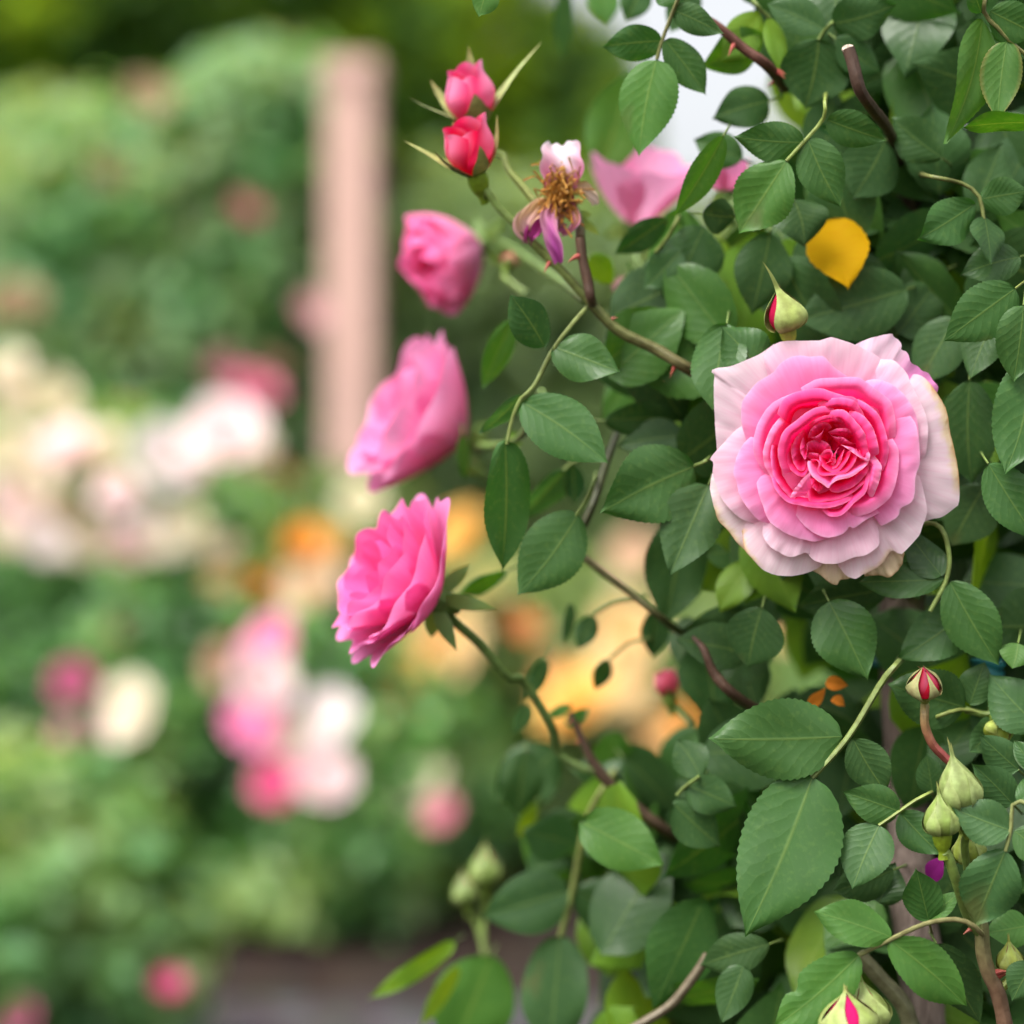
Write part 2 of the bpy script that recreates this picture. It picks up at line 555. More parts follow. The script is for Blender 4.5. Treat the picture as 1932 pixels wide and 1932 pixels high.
    pt([(640, 1330), (720, 1440), (800, 1510), (900, 1552), (1000, 1536), (1052, 1505), (1076, 1470), (1110, 1482), (1180, 1432), (1232, 1405), (1300, 1370)],
       -100, 190, cr=(0.93, 0.499, 0.662), cb=(0.91, 0.115, 0.296), sc=50, hc=8, g=.75)
    pt([(715, 445), (790, 400), (860, 376), (1000, 368), (1130, 365), (1200, 400), (1290, 470), (1370, 530), (1402, 600), (1417, 700), (1415, 810)],
       -90, 230, cr=(0.93, 0.396, 0.589), cb=(0.87, 0.072, 0.218), sc=70, hc=26, g=.8)
    pt([(760, 455), (640, 490), (500, 562), (412, 680), (370, 800), (364, 900), (390, 982), (440, 1062), (505, 1120)],
       -95, 230, cr=(0.93, 0.404, 0.598), cb=(0.89, 0.086, 0.257), sc=60, hc=24, g=.8)
    pt([(580, 640), (500, 740), (460, 830), (435, 932), (450, 1022), (500, 1112), (545, 1165)],
       -75, 240, cr=(0.93, 0.361, 0.561), cb=(0.84, 0.043, 0.172), sc=46, hc=18, g=.7)
    pt([(1015, 1392), (1090, 1400), (1200, 1380), (1292, 1330), (1380, 1250), (1430, 1100), (1443, 950), (1430, 880), (1395, 820)],
       -70, 240, cr=(0.93, 0.378, 0.570), cb=(0.82, 0.036, 0.156), sc=80, hc=34, g=.7)
    # cup
    pt([(540, 640), (568, 560), (610, 512), (700, 470), (850, 446), (960, 480), (1050, 505), (1120, 518), (1170, 590)],
       -45, 260, cr=(0.93, 0.361, 0.561), cb=(0.74, 0.014, 0.078), sc=85, hc=40, g=.55, pw=1.3)
    pt([(1100, 515), (1200, 560), (1290, 640), (1342, 760), (1366, 880), (1358, 970), (1325, 1060)],
       -42, 250, cr=(0.93, 0.361, 0.561), cb=(0.78, 0.022, 0.101), sc=48, hc=22, g=.6, pw=1.4)
    pt([(840, 560), (890, 535), (960, 518), (1050, 520), (1120, 545), (1170, 615), (1190, 660)],
       -30, 250, cr=(0.93, 0.344, 0.534), cb=(0.74, 0.014, 0.078), sc=62, hc=26, g=.55, pw=1.3)
    pt([(498, 1110), (530, 1200), (590, 1270), (640, 1300), (720, 1316), (820, 1333), (930, 1333), (1040, 1300), (1110, 1255)],
       -35, 260, cr=(0.93, 0.404, 0.598), cb=(0.78, 0.022, 0.101), sc=36, hc=10, g=.45, pw=1.1)
    pt([(870, 1350), (930, 1396), (1010, 1391), (1062, 1350), (1120, 1290), (1190, 1230), (1220, 1140), (1232, 1050)],
       -40, 240, cr=(0.93, 0.370, 0.561), cb=(0.78, 0.022, 0.101), sc=30, hc=10, g=.5, pw=1.2)
    pt([(1225, 1250), (1250, 1250), (1275, 1195), (1305, 1105), (1312, 1022), (1268, 955), (1240, 950)],
       -15, 230, piv=(1080, 1010), cr=(0.93, 0.344, 0.552), cb=(0.84, 0.058, 0.195), sc=60, hc=26, g=.7)
    pt([(960, 584), (870, 580), (780, 612), (690, 680), (592, 760), (560, 832), (545, 920), (556, 1000), (590, 1085)],
       -8, 260, cr=(0.93, 0.335, 0.534), cb=(0.74, 0.014, 0.078), sc=58, hc=24, g=.55, pw=1.3)
    pt([(500, 865), (492, 950), (510, 1080), (560, 1172), (640, 1258), (668, 1268)],
       -20, 240, cr=(0.93, 0.430, 0.626), cb=(0.78, 0.022, 0.109), sc=14, hc=4, g=.45, pw=1.1)
    pt([(1075, 615), (1130, 622), (1190, 660), (1250, 742), (1286, 850), (1294, 930), (1255, 950), (1225, 990)],
       -2, 240, cr=(0.93, 0.387, 0.580), cb=(0.82, 0.043, 0.156), sc=72, hc=30, g=.7)
    pt([(925, 612), (1000, 604), (1050, 616), (1112, 680), (1180, 762), (1212, 832), (1240, 922), (1222, 985)],
       8, 230, cr=(0.93, 0.361, 0.561), cb=(0.76, 0.022, 0.094), sc=60, hc=24, g=.6, pw=1.2)
    pt([(770, 720), (820, 682), (880, 655), (940, 645), (1010, 672), (1060, 700)],
       -20, 200, piv=(930, 860), cr=(0.93, 0.292, 0.497), cb=(0.72, 0.014, 0.070), sc=26, hc=10, g=.5)
    # folded petaloids of the heart
    pt([(636, 1258), (655, 1215), (686, 1172), (742, 1104), (784, 1068)],
       4, 90, piv=(800, 1235), Sx=.7, cr=(0.94, 0.447, 0.662), cb=(0.93, 0.259, 0.452), sc=30, hc=4, tuck=10, lam=70)
    pt([(610, 850), (600, 900), (608, 1000), (640, 1050), (690, 1092), (735, 1102), (768, 1065), (772, 1010)],
       -55, 190, piv=(730, 930), cr=(0.91, 0.206, 0.405), cb=(0.62, 0.007, 0.055), sc=14, hc=3, g=.5, pw=1.1)
    pt([(640, 840), (648, 950), (672, 1020), (712, 1060), (748, 1048), (762, 1000)],
       -70, 170, piv=(720, 930), cr=(0.89, 0.155, 0.350), cb=(0.57, 0.007, 0.047), sc=12, hc=3, g=.5, pw=1.1)
    pt([(735, 800), (716, 860), (714, 920), (748, 975), (764, 920), (770, 850)],
       -60, 120, piv=(760, 880), Sx=.7, cr=(0.91, 0.258, 0.460), cb=(0.77, 0.036, 0.133), sc=16, hc=4)
    pt([(745, 740), (690, 800), (655, 870), (660, 960), (690, 1010)],
       -75, 170, piv=(780, 890), cr=(0.87, 0.112, 0.276), cb=(0.64, 0.007, 0.055), sc=20, hc=8, g=.6)
    pt([(768, 815), (785, 760), (830, 715), (880, 698), (925, 708), (945, 740)],
       -55, 130, piv=(860, 800), cr=(0.89, 0.172, 0.350), cb=(0.62, 0.014, 0.062), sc=18, hc=6, g=.6)
    pt([(775, 810), (820, 805), (870, 775), (890, 740), (905, 715)],
       -75, 120, piv=(860, 860), cr=(0.87, 0.138, 0.313), cb=(0.64, 0.014, 0.062), sc=14, hc=4, g=.6)
    pt([(915, 775), (945, 760), (990, 745), (1055, 746), (1122, 770), (1165, 815)],
       -40, 110, piv=(1030, 830), cr=(0.93, 0.310, 0.515), cb=(0.74, 0.029, 0.101), sc=24, hc=10, g=.7)
    pt([(950, 700), (1000, 690), (1060, 705), (1110, 740), (1150, 790)],
       -60, 120, piv=(1010, 800), cr=(0.89, 0.172, 0.350), cb=(0.64, 0.014, 0.062), sc=16, hc=6, g=.6)
    pt([(925, 780), (950, 800), (985, 808), (1030, 812), (1090, 850), (1140, 860)],
       -70, 110, piv=(1000, 880), cr=(0.87, 0.120, 0.294), cb=(0.57, 0.007, 0.047), sc=12, hc=4, g=.6)
    pt([(1008, 866), (1040, 880), (1082, 912), (1140, 952), (1196, 984), (1222, 984), (1228, 925), (1212, 888)],
       -12, 90, piv=(1120, 890), Sx=.75, cr=(0.93, 0.430, 0.626), cb=(0.89, 0.144, 0.328), sc=24, hc=6, g=.9, tuck=25)
    pt([(760, 955), (780, 925), (850, 935), (860, 980)],
       -95, 90, piv=(840, 1010), cr=(0.84, 0.206, 0.405), cb=(0.72, 0.043, 0.156), sc=20, hc=6)
    pt([(745, 900), (765, 850), (830, 830), (890, 840), (935, 880), (950, 940)],
       -120, 70, piv=(850, 960), cr=(0.87, 0.275, 0.423), cb=(0.74, 0.101, 0.218), sc=40, hc=12)
    pt([(766, 1130), (764, 1200), (778, 1282), (840, 1292), (900, 1286), (1010, 1265), (1110, 1215), (1200, 1130), (1222, 1050)],
       -60, 200, piv=(980, 1080), cr=(0.89, 0.155, 0.350), cb=(0.64, 0.007, 0.055), sc=16, hc=4, g=.6, pw=1.2)
    pt([(775, 1110), (800, 1180), (850, 1215), (880, 1180)],
       -70, 130, piv=(850, 1110), cr=(0.89, 0.120, 0.331), cb=(0.68, 0.014, 0.078), sc=20, hc=6)
    pt([(768, 985), (765, 1020), (790, 1085), (835, 1130), (890, 1165), (922, 1190), (940, 1162), (990, 1128), (1080, 1108), (1150, 1062), (1215, 1005), (1215, 960)],
       -5, 120, piv=(975, 1000), cr=(0.93, 0.344, 0.552), cb=(0.82, 0.043, 0.156), sc=20, hc=5, g=.6, rip=4)
    pt([(925, 1196), (950, 1214), (1010, 1216), (1100, 1180), (1170, 1120), (1218, 1050), (1225, 990)],
       -45, 120, piv=(1040, 1040), cr=(0.91, 0.241, 0.442), cb=(0.82, 0.072, 0.218), sc=46, hc=16, g=.8)
    pt([(770, 1000), (800, 970), (838, 985), (850, 1010), (838, 1050), (862, 1092), (940, 1092), (1030, 1080), (1082, 1045), (1120, 990), (1136, 930), (1128, 895)],
       -25, 120, piv=(965, 995), cr=(0.93, 0.292, 0.497), cb=(0.78, 0.036, 0.133), sc=14, hc=4, g=.6, rip=4)
    pt([(850, 945), (862, 1005), (895, 1045), (945, 1072), (1000, 1060), (1050, 1000), (1080, 940), (1086, 900)],
       -35, 110, piv=(968, 985), cr=(0.91, 0.232, 0.432), cb=(0.76, 0.029, 0.117), sc=12, hc=3, g=.7, rip=3)
    pt([(852, 950), (895, 905), (932, 900), (955, 935), (935, 985), (890, 1010)],
       -28, 90, piv=(930, 985), Sx=.8, cr=(0.91, 0.258, 0.460), cb=(0.82, 0.086, 0.234), sc=20, hc=6, rip=3)
    pt([(920, 1040), (950, 1045), (985, 1030), (1015, 985), (1030, 930), (1040, 895)],
       -45, 90, piv=(975, 975), cr=(0.91, 0.189, 0.386), cb=(0.72, 0.022, 0.094), sc=10, hc=3, rip=3)
    pt([(982, 1000), (975, 955), (985, 900), (1000, 885)],
       -42, 80, piv=(945, 960), cr=(0.91, 0.206, 0.405), cb=(0.74, 0.029, 0.101), sc=10, hc=3, rip=2)
    pt([(925, 990), (935, 965), (965, 965), (975, 995), (955, 1018), (930, 1010)],
       -60, 60, piv=(950, 992), Sx=.8, cr=(0.87, 0.155, 0.331), cb=(0.72, 0.022, 0.094), sc=8, hc=2, rip=2)
    for i, (rim, piv, zc, D, label, kw) in enumerate(spec):
        d = bloom_petal(rim, piv, zc, D, seed=i, **kw)
        if i == 0:      # torn rim stained magenta
            c = d['c']; m = 21
            for a in range(44):
                for b in range(m):
                    q = sst(.42, .75, a / 43) * sst(14, 3, b)
                    c[a * m + b] = mix(c[a * m + b], MAG, .85 * q)
        o = mesh_obj('petal', d, M_PETAL, root, org=hpt(piv[0], piv[1], zc - D))
        if label: o['label'] = label
    # green parts behind
    d = new()
    b0 = hpt(945, 985, -400); b1 = hpt(945, 990, -600)
    tube(d, [b0, b0.lerp(b1, .5), b1], [.012, .010, .0045], [(.16, .28, .07)] * 2, 12, 12)
    mesh_obj('calyx', d, M_STEM, root)
    for k in range(5):
        a = k * 1.2566 + .3
        d = new()
        c0 = hpt(945 + 130 * math.cos(a), 985 + 130 * math.sin(a), -430)
        c1 = hpt(945 + 640 * math.cos(a), 985 + 640 * math.sin(a), -470)
        leaf_data(d, c0, c1, .011, tint=(.13, .24, .06), nu=12, nv=4, teeth=0, seed=k, curv=.25)
        mesh_obj('sepal', d, M_LEAF, root)
    d = new()
    tube(d, [b1] + stem_to, [.0042, .003, .003], [(.15, .27, .06), (.10, .18, .05)], 8, 20)
    mesh_obj('stem', d, M_STEM, root)

# ------------------------------------------------------------------ other near blooms and buds
def frame(axis, hint=None):
    a = Vector(axis).normalized()
    v = Vector((0, -1, 0)) if hint is None else Vector(hint)
    n = v - a * v.dot(a)
    if n.length < .05:
        n = Vector((0, 0, 1)) - a * a.z
    n.normalize()
    return a, a.cross(n), n          # axis, side, front

def cup_petal(O, fr, phi, Rr, H, width, k=.5, curl=.1, lift=0.0, cr=PALE, cb=ROSE, nt=26, nv=14, seed=0, rip=.03, z0=0.0, pinch=.22):
    a, s, n = fr
    rnd = random.Random(seed)
    ph = rnd.uniform(0, 6)
    d = new()
    rows, uvs, cs = [], [], []
    for i in range(nt + 1):
        t = i / nt * 2 - 1
        vmax = .42 + .58 * math.sqrt(max(0.0, 1 - .985 * abs(t) ** 2.6)) + rip * (math.sin(t * 4 + ph) + .35 * math.sin(t * 9 + ph)) * (1 - t * t)
        row, uvr, cr_ = [], [], []
        for j in range(nv + 1):
            v = j / nv
            vv = v * vmax
            r = Rr * math.sin(math.pi * min(.97, vv * k)) ** .8 + curl * Rr * vv ** 5 + lift * Rr * vv
            z = z0 + H * vv - max(0.0, curl) * H * .35 * vv ** 6
            g = phi + t * width * (.55 + .45 * math.sin(math.pi * min(1, .1 + vv * .62)))
            r *= 1 + .03 * math.sin(t * 5 + ph + vv * 3) + .02 * t + max(0.0, rip - .03) * 3.6 * math.sin(t * 7 + ph * 2) * vv ** 2
            row.append(O + a * z + (n * math.cos(g) + s * math.sin(g)) * r)
            uvr.append((i / nt, v))
            cr_.append(mix(cb, cr, v ** 1.2))
        rows.append(row); uvs.append(uvr); cs.append(cr_)
    grid(d, rows, uvs, cs)
    return d

def near_bloom(label, O, axis, layers, cr, cb, stem, sepal_len=.02, deep=None, hip=.006, name='rose_bloom', seed=0, group='pink roses on the climbing rose', stemcol=None, rip=.03):
    fr = frame(axis)
    a, s, n = fr
    root = empty(name, O, label, 'rose', group)
    q = 0
    rnd = random.Random(seed)
    for (cnt, Rr, H, width, k, curl, lift, off) in layers:
        for i in range(cnt):
            phi = off + 2 * math.pi * i / cnt + rnd.uniform(-.12, .12)
            w = q / max(1, sum(x[0] for x in layers))
            c1 = mix(cr, deep or cr, 1 - w) if deep else cr
            d = cup_petal(O, fr, phi, Rr * rnd.uniform(.94, 1.06), H * rnd.uniform(.93, 1.06), width, k, curl, lift, c1, cb, seed=seed * 31 + q, z0=.001 * i / cnt, rip=rip)
            mesh_obj('petal', d, M_PETAL, root, org=O)
            q += 1
    sc = stemcol or (.15, .25, .06)
    d = new()
    tube(d, [O + a * .004, O - a * hip * .6, O - a * hip * 1.7], [hip * .9, hip * .95, hip * .35], [(.16, .27, .07)] * 2, 10, 10)
    mesh_obj('calyx', d, M_STEM, root, org=O)
    for i in range(5):
        g = i * 1.2566 + .4
        rd = n * math.cos(g) + s * math.sin(g)
        d = new()
        leaf_data(d, O + rd * hip * .6, O + rd * sepal_len * .8 - a * sepal_len * rnd.uniform(.1, .8), .007, tint=(.16, .27, .08), nu=10, nv=4, teeth=0, seed=i, curv=.3)
        mesh_obj('sepal', d, M_LEAF, root)
    if stem:
        d = new()
        tube(d, [O - a * hip * 1.2] + stem, [.0022, .0018, .0021], [sc, mix(sc, (.10, .15, .05), .4)], 8)
        mesh_obj('stem', d, M_STEM, root)
    return root

def bud(label, base, tip, Rr, petal, sepals, stem, sepcol=(.36, .46, .13), hip=None, group='rose buds on the climbing rose', open_top=0.0, hipcol=None, name='rose_bud', sh=.56, stemcol=None, pale=None, stemr=.0016, cat='rosebud'):
    axis = tip - base
    H = axis.length
    fr = frame(axis)
    a, s, n = fr
    root = empty(name, base, label, cat, group)
    def rb(v):
        if v >= 1: return 0.0
        return Rr * math.sin(math.pi * (.04 + .96 * max(0, v)) ** sh) ** (.8 + .5 * v)
    cnt = 5 if open_top else 3
    for i in range(cnt):
        d = new()
        ph = i * 2 * math.pi / cnt + .5
        rows, uvs, cs = [], [], []
        for r_ in range(15):
            t = r_ / 14 * 2 - 1
            row, uvr, cr_ = [], [], []
            for j in range(15):
                v = j / 14
                vv = v * (1 - .16 * t * t) * (1 - .04 * i)
                g = ph + t * 1.35 * (1 - .25 * v) + v * 1.1
                if open_top:
                    rr = Rr * (math.sin(math.pi * min(.5, vv * .8)) ** .7) * (1 - open_top * .55 * sst(.45, 1, vv)) * (1 - .11 * i * vv)
                    rr += Rr * .10 * sst(.8, 1, vv) * (1 + math.sin(t * 4 + i))
                else:
                    rr = rb(vv) * (.94 - .05 * i)
                row.append(base + a * (H * vv) + (n * math.cos(g) + s * math.sin(g)) * rr)
                uvr.append((r_ / 14, v))
                c = mix(petal, pale or petal, sst(.15, .75, v) * (.5 + .5 * math.cos(t * 3 + i * 2)))
                cr_.append(c)
            rows.append(row); uvs.append(uvr); cs.append(cr_)
        grid(d, rows, uvs, cs)
        mesh_obj('petal', d, M_PETAL, root, org=base)
    for i, (phi, wid, ln, lift, curl) in enumerate(sepals):
        d = new()
        g0 = R(phi); hw = R(wid)
        rad = n * math.cos(g0) + s * math.sin(g0)
        tan = s * math.cos(g0) - n * math.sin(g0)
        rows, uvs, cs = [], [], []
        for j in range(23):
            v = j / 22
            z = v * ln * H
            body = max(rb(z / H), .02 * Rr) * 1.05 + .0003
            if open_top:
                body = Rr * 1.05 * math.sin(math.pi * min(.5, z / H * .8)) ** .7 if z > 0 else 0.0
            ha = hw * (1 - v ** 1.6) * (.55 + .45 * math.sin(math.pi * min(1, v * 1.4 + .15)))
            minw = Rr * .16 * (1 - v) + Rr * .06 * (1 - v ** 4)
            row, uvr, cr_ = [], [], []
            off = rad * (lift * H * sst(.1, 1, v) * v) + (s * curl[0] + n * curl[1] + a * curl[2]) * (H * v ** 3)
            for q in range(7):
                t = q / 3 - 1
                g = g0 + t * ha
                row.append(base + a * z + (n * math.cos(g) + s * math.sin(g)) * body + tan * (t * minw) + off)
                uvr.append((v, q / 6))
                cc = mix(sepcol, (.42, .50, .20), .5 * abs(t))
                cc = mix(cc, (.50, .42, .14), .5 * sst(.75, 1, v))
                cr_.append(cc)
            rows.append(row); uvs.append(uvr); cs.append(cr_)
        grid(d, rows, uvs, cs)
        mesh_obj('sepal', d, M_STEM, root, org=base)
    hip = (hip or Rr * .62) * .86
    d = new()
    tube(d, [base + a * hip * .30, base - a * hip * .25, base - a * hip * .9, base - a * hip * 1.7, base - a * hip * 2.6], [hip * .92, hip * 1.0, hip * .85, hip * .45, stemr * 1.05], [hipcol or (.22, .34, .05), hipcol or (.22, .34, .05)], 12, 14)
    mesh_obj('hip', d, M_STEM, root, org=base)
    if stem:
        sc = stemcol or [(.20, .30, .06), (.16, .24, .06)]
        d = new()
        tube(d, [base - a * hip * 2.2] + stem, [stemr, stemr * .95, stemr], sc, 8)
        mesh_obj('stem', d, M_STEM, root, org=base)
    return root
# ------------------------------------------------------------------ the climbing rose
ROSE_ROOT = empty('climbing_rose', P(1720, 966, 1.12) * 1.0 - Vector((0, 0, CAM_H)), 'large climbing rose with dark green leaves on arching canes, tied to an old woody stem', 'climbing rose')
GREENST = (.17, .25, .06)
LSEED = [0]

def L(k, o, rachis, leaflets, tint='m', rcol=None, rr=.0010):
    """one compound leaf: crop key, depth behind the focus plane in mm, rachis points, leaflets (bx,by,tx,ty,width,opts)."""
    if o > 35: o = 35 + (o - 35) * 1.5
    d0 = FOCUS + o / 1000
    rc = rcol or GREENST
    if rachis:
        pts = [PP(k, x, y, d0 + (z[0] / 1000 if z else 0)) for x, y, *z in rachis]
    else:
        bx, by, tx, ty = leaflets[0][:4]
        b = PP(k, bx, by, d0)
        ax = (b - PP(k, tx, ty, d0)).normalized()
        pts = [b + ax * .006 + (b - CAMPOS).normalized() * .055, b + ax * .004 + (b - CAMPOS).normalized() * .010, b]
        rr = .0006; rc = rcol or (.10, .17, .04)
    if rachis:
        pts.insert(0, pts[0] + (pts[0] - pts[1]).normalized() * .004 + (pts[0] - CAMPOS).normalized() * .075)
    d = new()
    tube(d, pts, [rr * 1.15, rr * .8], [rc, mix(rc, (.22, .30, .08), .5)], 6)
    lf = mesh_obj('leaf', d, M_STEM, ROSE_ROOT)
    for q in leaflets:
        bx, by, tx, ty, w = q[:5]
        op = q[5] if len(q) > 5 else {}
        LSEED[0] += 1
        rnd = random.Random(LSEED[0] * 7 + 3)
        dd = op.get('o', 0) / 1000
        dt = op.get('dt', rnd.uniform(-8, 8)) / 1000
        base, tip = PP(k, bx, by, d0 + dd), PP(k, tx, ty, d0 + dd + dt)
        roll = op.get('r', rnd.uniform(-22, 22))
        W = w * CROPS[k][2] * K * d0
        if abs(roll) < 60 or abs(roll) > 120:
            W /= max(.5, abs(math.cos(R(roll))))
        tk = op.get('t', tint)
        tn = vary(TINT[tk], .10, rnd)
        d = new()
        leaf_data(d, base, tip, W, R(roll), op.get('f', rnd.uniform(.08, .28)), op.get('c', rnd.uniform(.03, .16)), tn,
                  seed=LSEED[0], bend=op.get('b', rnd.uniform(-.05, .05)), notch=op.get('n'), nu=57, nv=8, teeth=19, edge=op.get('e'))
        o_ = mesh_obj('leaflet', d, M_LEAF, lf, org=base)
        if op.get('label'): o_['label'] = op['label']
    return lf

# top, in front of the white gap of sky
L('A', 25, [(1890, -60), (1840, 60), (1785, 205), (1760, 298)],
  [(1785, 205, 1482, 238, 190, {'r': 12, 'f': .1}), (1757, 300, 1668, 788, 300, {'t': 'g', 'r': -10, 'c': .05, 'f': .14}),
   (1800, 200, 2010, 480, 185, {'r': 20, 't': 'm'}), (1845, 50, 2090, 170, 150, {'t': 'd'}), (1870, 10, 1740, -70, 140, {})], 'm', rcol=(.16, .10, .06))
L('A', 10, None, [(915, -70, 868, 82, 150, {'t': 'g', 'r': 15})], 'g')
L('A', 130, None, [(1300, -60, 1285, 310, 105, {'t': 'b', 'r': 35})], 'b')
L('A', 110, None, [(1480, -80, 1510, 120, 170, {'t': 'g'})], 'g')
L('B', 60, [(480, 10), (520, 60), (560, 95)], [(510, 75, 300, 330, 210, {'t': 'y', 'r': 10}), (560, 95, 640, 420, 110, {'t': 'y', 'r': 30})], 'y')
L('F', 60, None, [(1440, 70, 1322, 128, 80, {'t': 'g', 'r': 20})], 'g')
L('F', 70, None, [(1450, 190, 1345, 222, 84, {'t': 'd'})], 'd')
L('F', 75, None, [(1400, 300, 1310, 262, 70, {'t': 'm'})], 'm')
L('F', 150, None, [(1130, 330, 1190, 130, 110, {'t': 'g'})], 'g')
L('F', 90, None, [(1310, -20, 1265, 62, 66, {'t': 'd'}), (1215, -30, 1180, 40, 60, {'t': 'b'})], 'd')
# trio left of the yellow leaf
L('B', 22, [(860, 545), (850, 640), (740, 770), (650, 868)],
  [(742, 768, 368, 738, 220, {'t': 'm', 'f': .08, 'r': 5}), (870, 645, 1192, 758, 200, {'t': 'm', 'r': -8}), (765, 748, 945, 1115, 255, {'t': 'm', 'r': 8, 'f': .08}),
   (652, 866, 392, 1262, 330, {'t': 'g', 'f': .35, 'r': -12, 'c': .06})], 'm', rcol=(.25, .32, .06))
L('B', 55, [(900, 120), (850, 170), (825, 215)], [(828, 212, 752, 592, 380, {'t': 'd', 'f': .2}), (860, 160, 545, 20, 200, {'t': 'b'}), (900, 130, 1250, 20, 250, {'t': 'd'})], 'd')
L('B', 80, None, [(1530, 210, 1030, 480, 330, {'t': 'd', 'f': .25}), (1500, 120, 1180, 60, 200, {'t': 'd'})], 'd')
L('B', 55, None, [(920, 210, 1160, 390, 190, {'t': 'b'})], 'b')
L('B', -8, [(1730, -40), (1718, 70), (1800, 160), (1875, 240), (1990, 330)],
  [(1708, 105, 1520, 775, 220, {'r': 38, 't': 'g', 'f': .45, 'b': .12, 'c': .06}), (1838, 225, 1788, 658, 225, {'r': 5, 't': 'g', 'c': .05, 'e': (.3, .2, .06)}),
   (1700, 70, 1640, -90, 120, {}), (1750, 60, 2010, 190, 230, {'t': 'm', 'f': .2})], 'm', rcol=(.20, .14, .07))
L('B', -14, [(2060, 640), (1990, 655)], [(1985, 660, 1598, 680, 260, {'r': 62, 't': 'g', 'f': .1, 'c': -.05})], 'g')
L('B', 58, None, [(1185, 760, 1010, 1072, 330, {'t': 'd', 'f': .05})], 'd')
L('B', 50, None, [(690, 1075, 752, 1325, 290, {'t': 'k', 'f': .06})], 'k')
L('B', 60, None, [(565, 1250, 470, 1695, 310, {'t': 'd'})], 'd')
L('B', 50, None, [(1490, 850, 1215, 630, 240, {'t': 'd'})], 'd')
L('B', 25, [(1420, 950), (1600, 990), (1690, 1060), (1715, 1180)], [(1665, 1100, 1362, 1290, 250, {'t': 'm'}), (1695, 1075, 1960, 1030, 210, {'t': 'm'}), (1720, 1170, 1760, 1420, 160, {'t': 'd', 'r': 40})], 'm', rcol=(.16, .15, .05))
L('B', 30, None, [(1910, 1385, 1590, 1480, 220, {'t': 'd', 'f': .2})], 'd')
L('B', 2, None, [(1885, 1555, 1498, 1842, 300, {'t': 'm', 'f': .12, 'r': 6})], 'm', rcol=(.28, .30, .07))
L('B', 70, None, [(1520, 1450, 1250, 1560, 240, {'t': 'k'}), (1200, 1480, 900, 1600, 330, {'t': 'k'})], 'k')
L('B', 62, None, [(1300, 1560, 700, 1730, 400, {'t': 'd'})], 'd')
L('B', 66, None, [(1250, 1800, 1480, 1500, 300, {'t': 'd'})], 'd')
L('B', 35, None, [(310, 735, 45, 1180, 160, {'t': 'g', 'r': 30, 'f': .4})], 'g')
L('B', 50, None, [(200, 1150, 385, 1170, 190, {'t': 'k'})], 'k')
L('B', 95, None, [(305, 1290, 140, 1790, 240, {'t': 'y', 'r': 15}), (250, 1290, 60, 1660, 170, {'t': 'g'})], 'y')
L('B', 80, None, [(640, 1290, 760, 1450, 110, {'t': 'y'}), (780, 1500, 880, 1720, 150, {'t': 'y'})], 'y')
# right of the open rose
L('D', 45, None, [(1640, 395, 1648, 960, 330, {'t': 'd', 'f': .3})], 'd')
L('D', 2, None, [(1960, 300, 1830, 900, 330, {'t': 'm', 'f': .1, 'b': .1, 'r': 12})], 'm')
L('D', 4, None, [(1740, 845, 2010, 1260, 270, {'t': 'm', 'f': .18})], 'm')
L('D', -4, None, [(1930, -10, 1880, 400, 260, {'t': 'm'})], 'm')
L('D', 55, None, [(1720, 960, 1540, 1290, 310, {'t': 'k'})], 'k')
L('D', 35, None, [(1780, 60, 1640, 390, 210, {'t': 'd'})], 'd')
L('D', 52, None, [(1560, 60, 1350, 420, 280, {'t': 'd'})], 'd')
# leaf trio under the rose, on its own hooked stalk
L('D', 25, [(1385, 1170, 12), (1445, 1165, 4), (1500, 1215), (1530, 1350), (1515, 1465), (1480, 1540), (1425, 1640)],
  [(1500, 1470, 1035, 1475, 200, {'t': 'm', 'r': -18, 'f': .15}), (1490, 1450, 1290, 1190, 190, {'t': 'd', 'f': .1, 'dt': 8}),
   (1532, 1480, 1795, 1932, 300, {'t': 'm', 'f': .30, 'r': -6, 'c': .18, 'dt': -4})], 'm', rcol=(.22, .30, .08), rr=.0012)
# left of the open rose
L('C', 25, [(2010, 770), (1975, 790), (1945, 800)], [(1945, 800, 1476, 1035, 400, {'t': 'm', 'f': .22, 'r': 8, 'c': .03, 'b': -.03})], 'm')
L('D', 30, None, [(520, 340, 300, 100, 270, {'t': 'm'})], 'm')
L('D', 34, None, [(330, 90, 250, 560, 300, {'t': 'm', 'f': .2})], 'm')
L('C', 24, [(1400, 10, 10), (1330, 90), (1230, 225), (1140, 400), (1075, 460), (1030, 570), (1005, 690)],
  [(1195, 200, 1028, -60, 215, {'t': 'd', 'f': .06}), (1240, 200, 1570, 325, 250, {'t': 'm', 'r': 6}), (1085, 480, 1515, 785, 310, {'t': 'm', 'f': .22, 'r': 10, 'c': .05}),
   (995, 670, 985, 1335, 250, {'t': 'm', 'r': 28, 'f': .3, 'c': .08}), (1080, 440, 870, 640, 90, {'t': 'b', 'r': 45})], 'm', rcol=(.26, .31, .10))
L('C', 32, [(1440, 880), (1410, 960), (1350, 1050)], [(1365, 1040, 1060, 1450, 330, {'t': 'm', 'f': .12, 'r': 5})], 'm')
L('C', 60, [(1380, 770), (1330, 785), (1290, 820)], [(1290, 820, 1062, 1080, 150, {'t': 'b', 'r': 48, 'f': .5}), (1335, 790, 1345, 990, 125, {'t': 'b', 'r': 180})], 'b')
L('C', 60, [(1800, 1000), (1900, 1060)], [(1900, 1060, 1800, 1600, 360, {'t': 'd', 'f': .3})], 'd')
L('C', 75, [(1660, 1470), (1540, 1490), (1440, 1550)], [(1440, 1555, 1365, 1722, 125, {'t': 'd'}), (1330, 1490, 1290, 1700, 60, {'t': 'd', 'r': 30})], 'd', rcol=(.10, .12, .05))
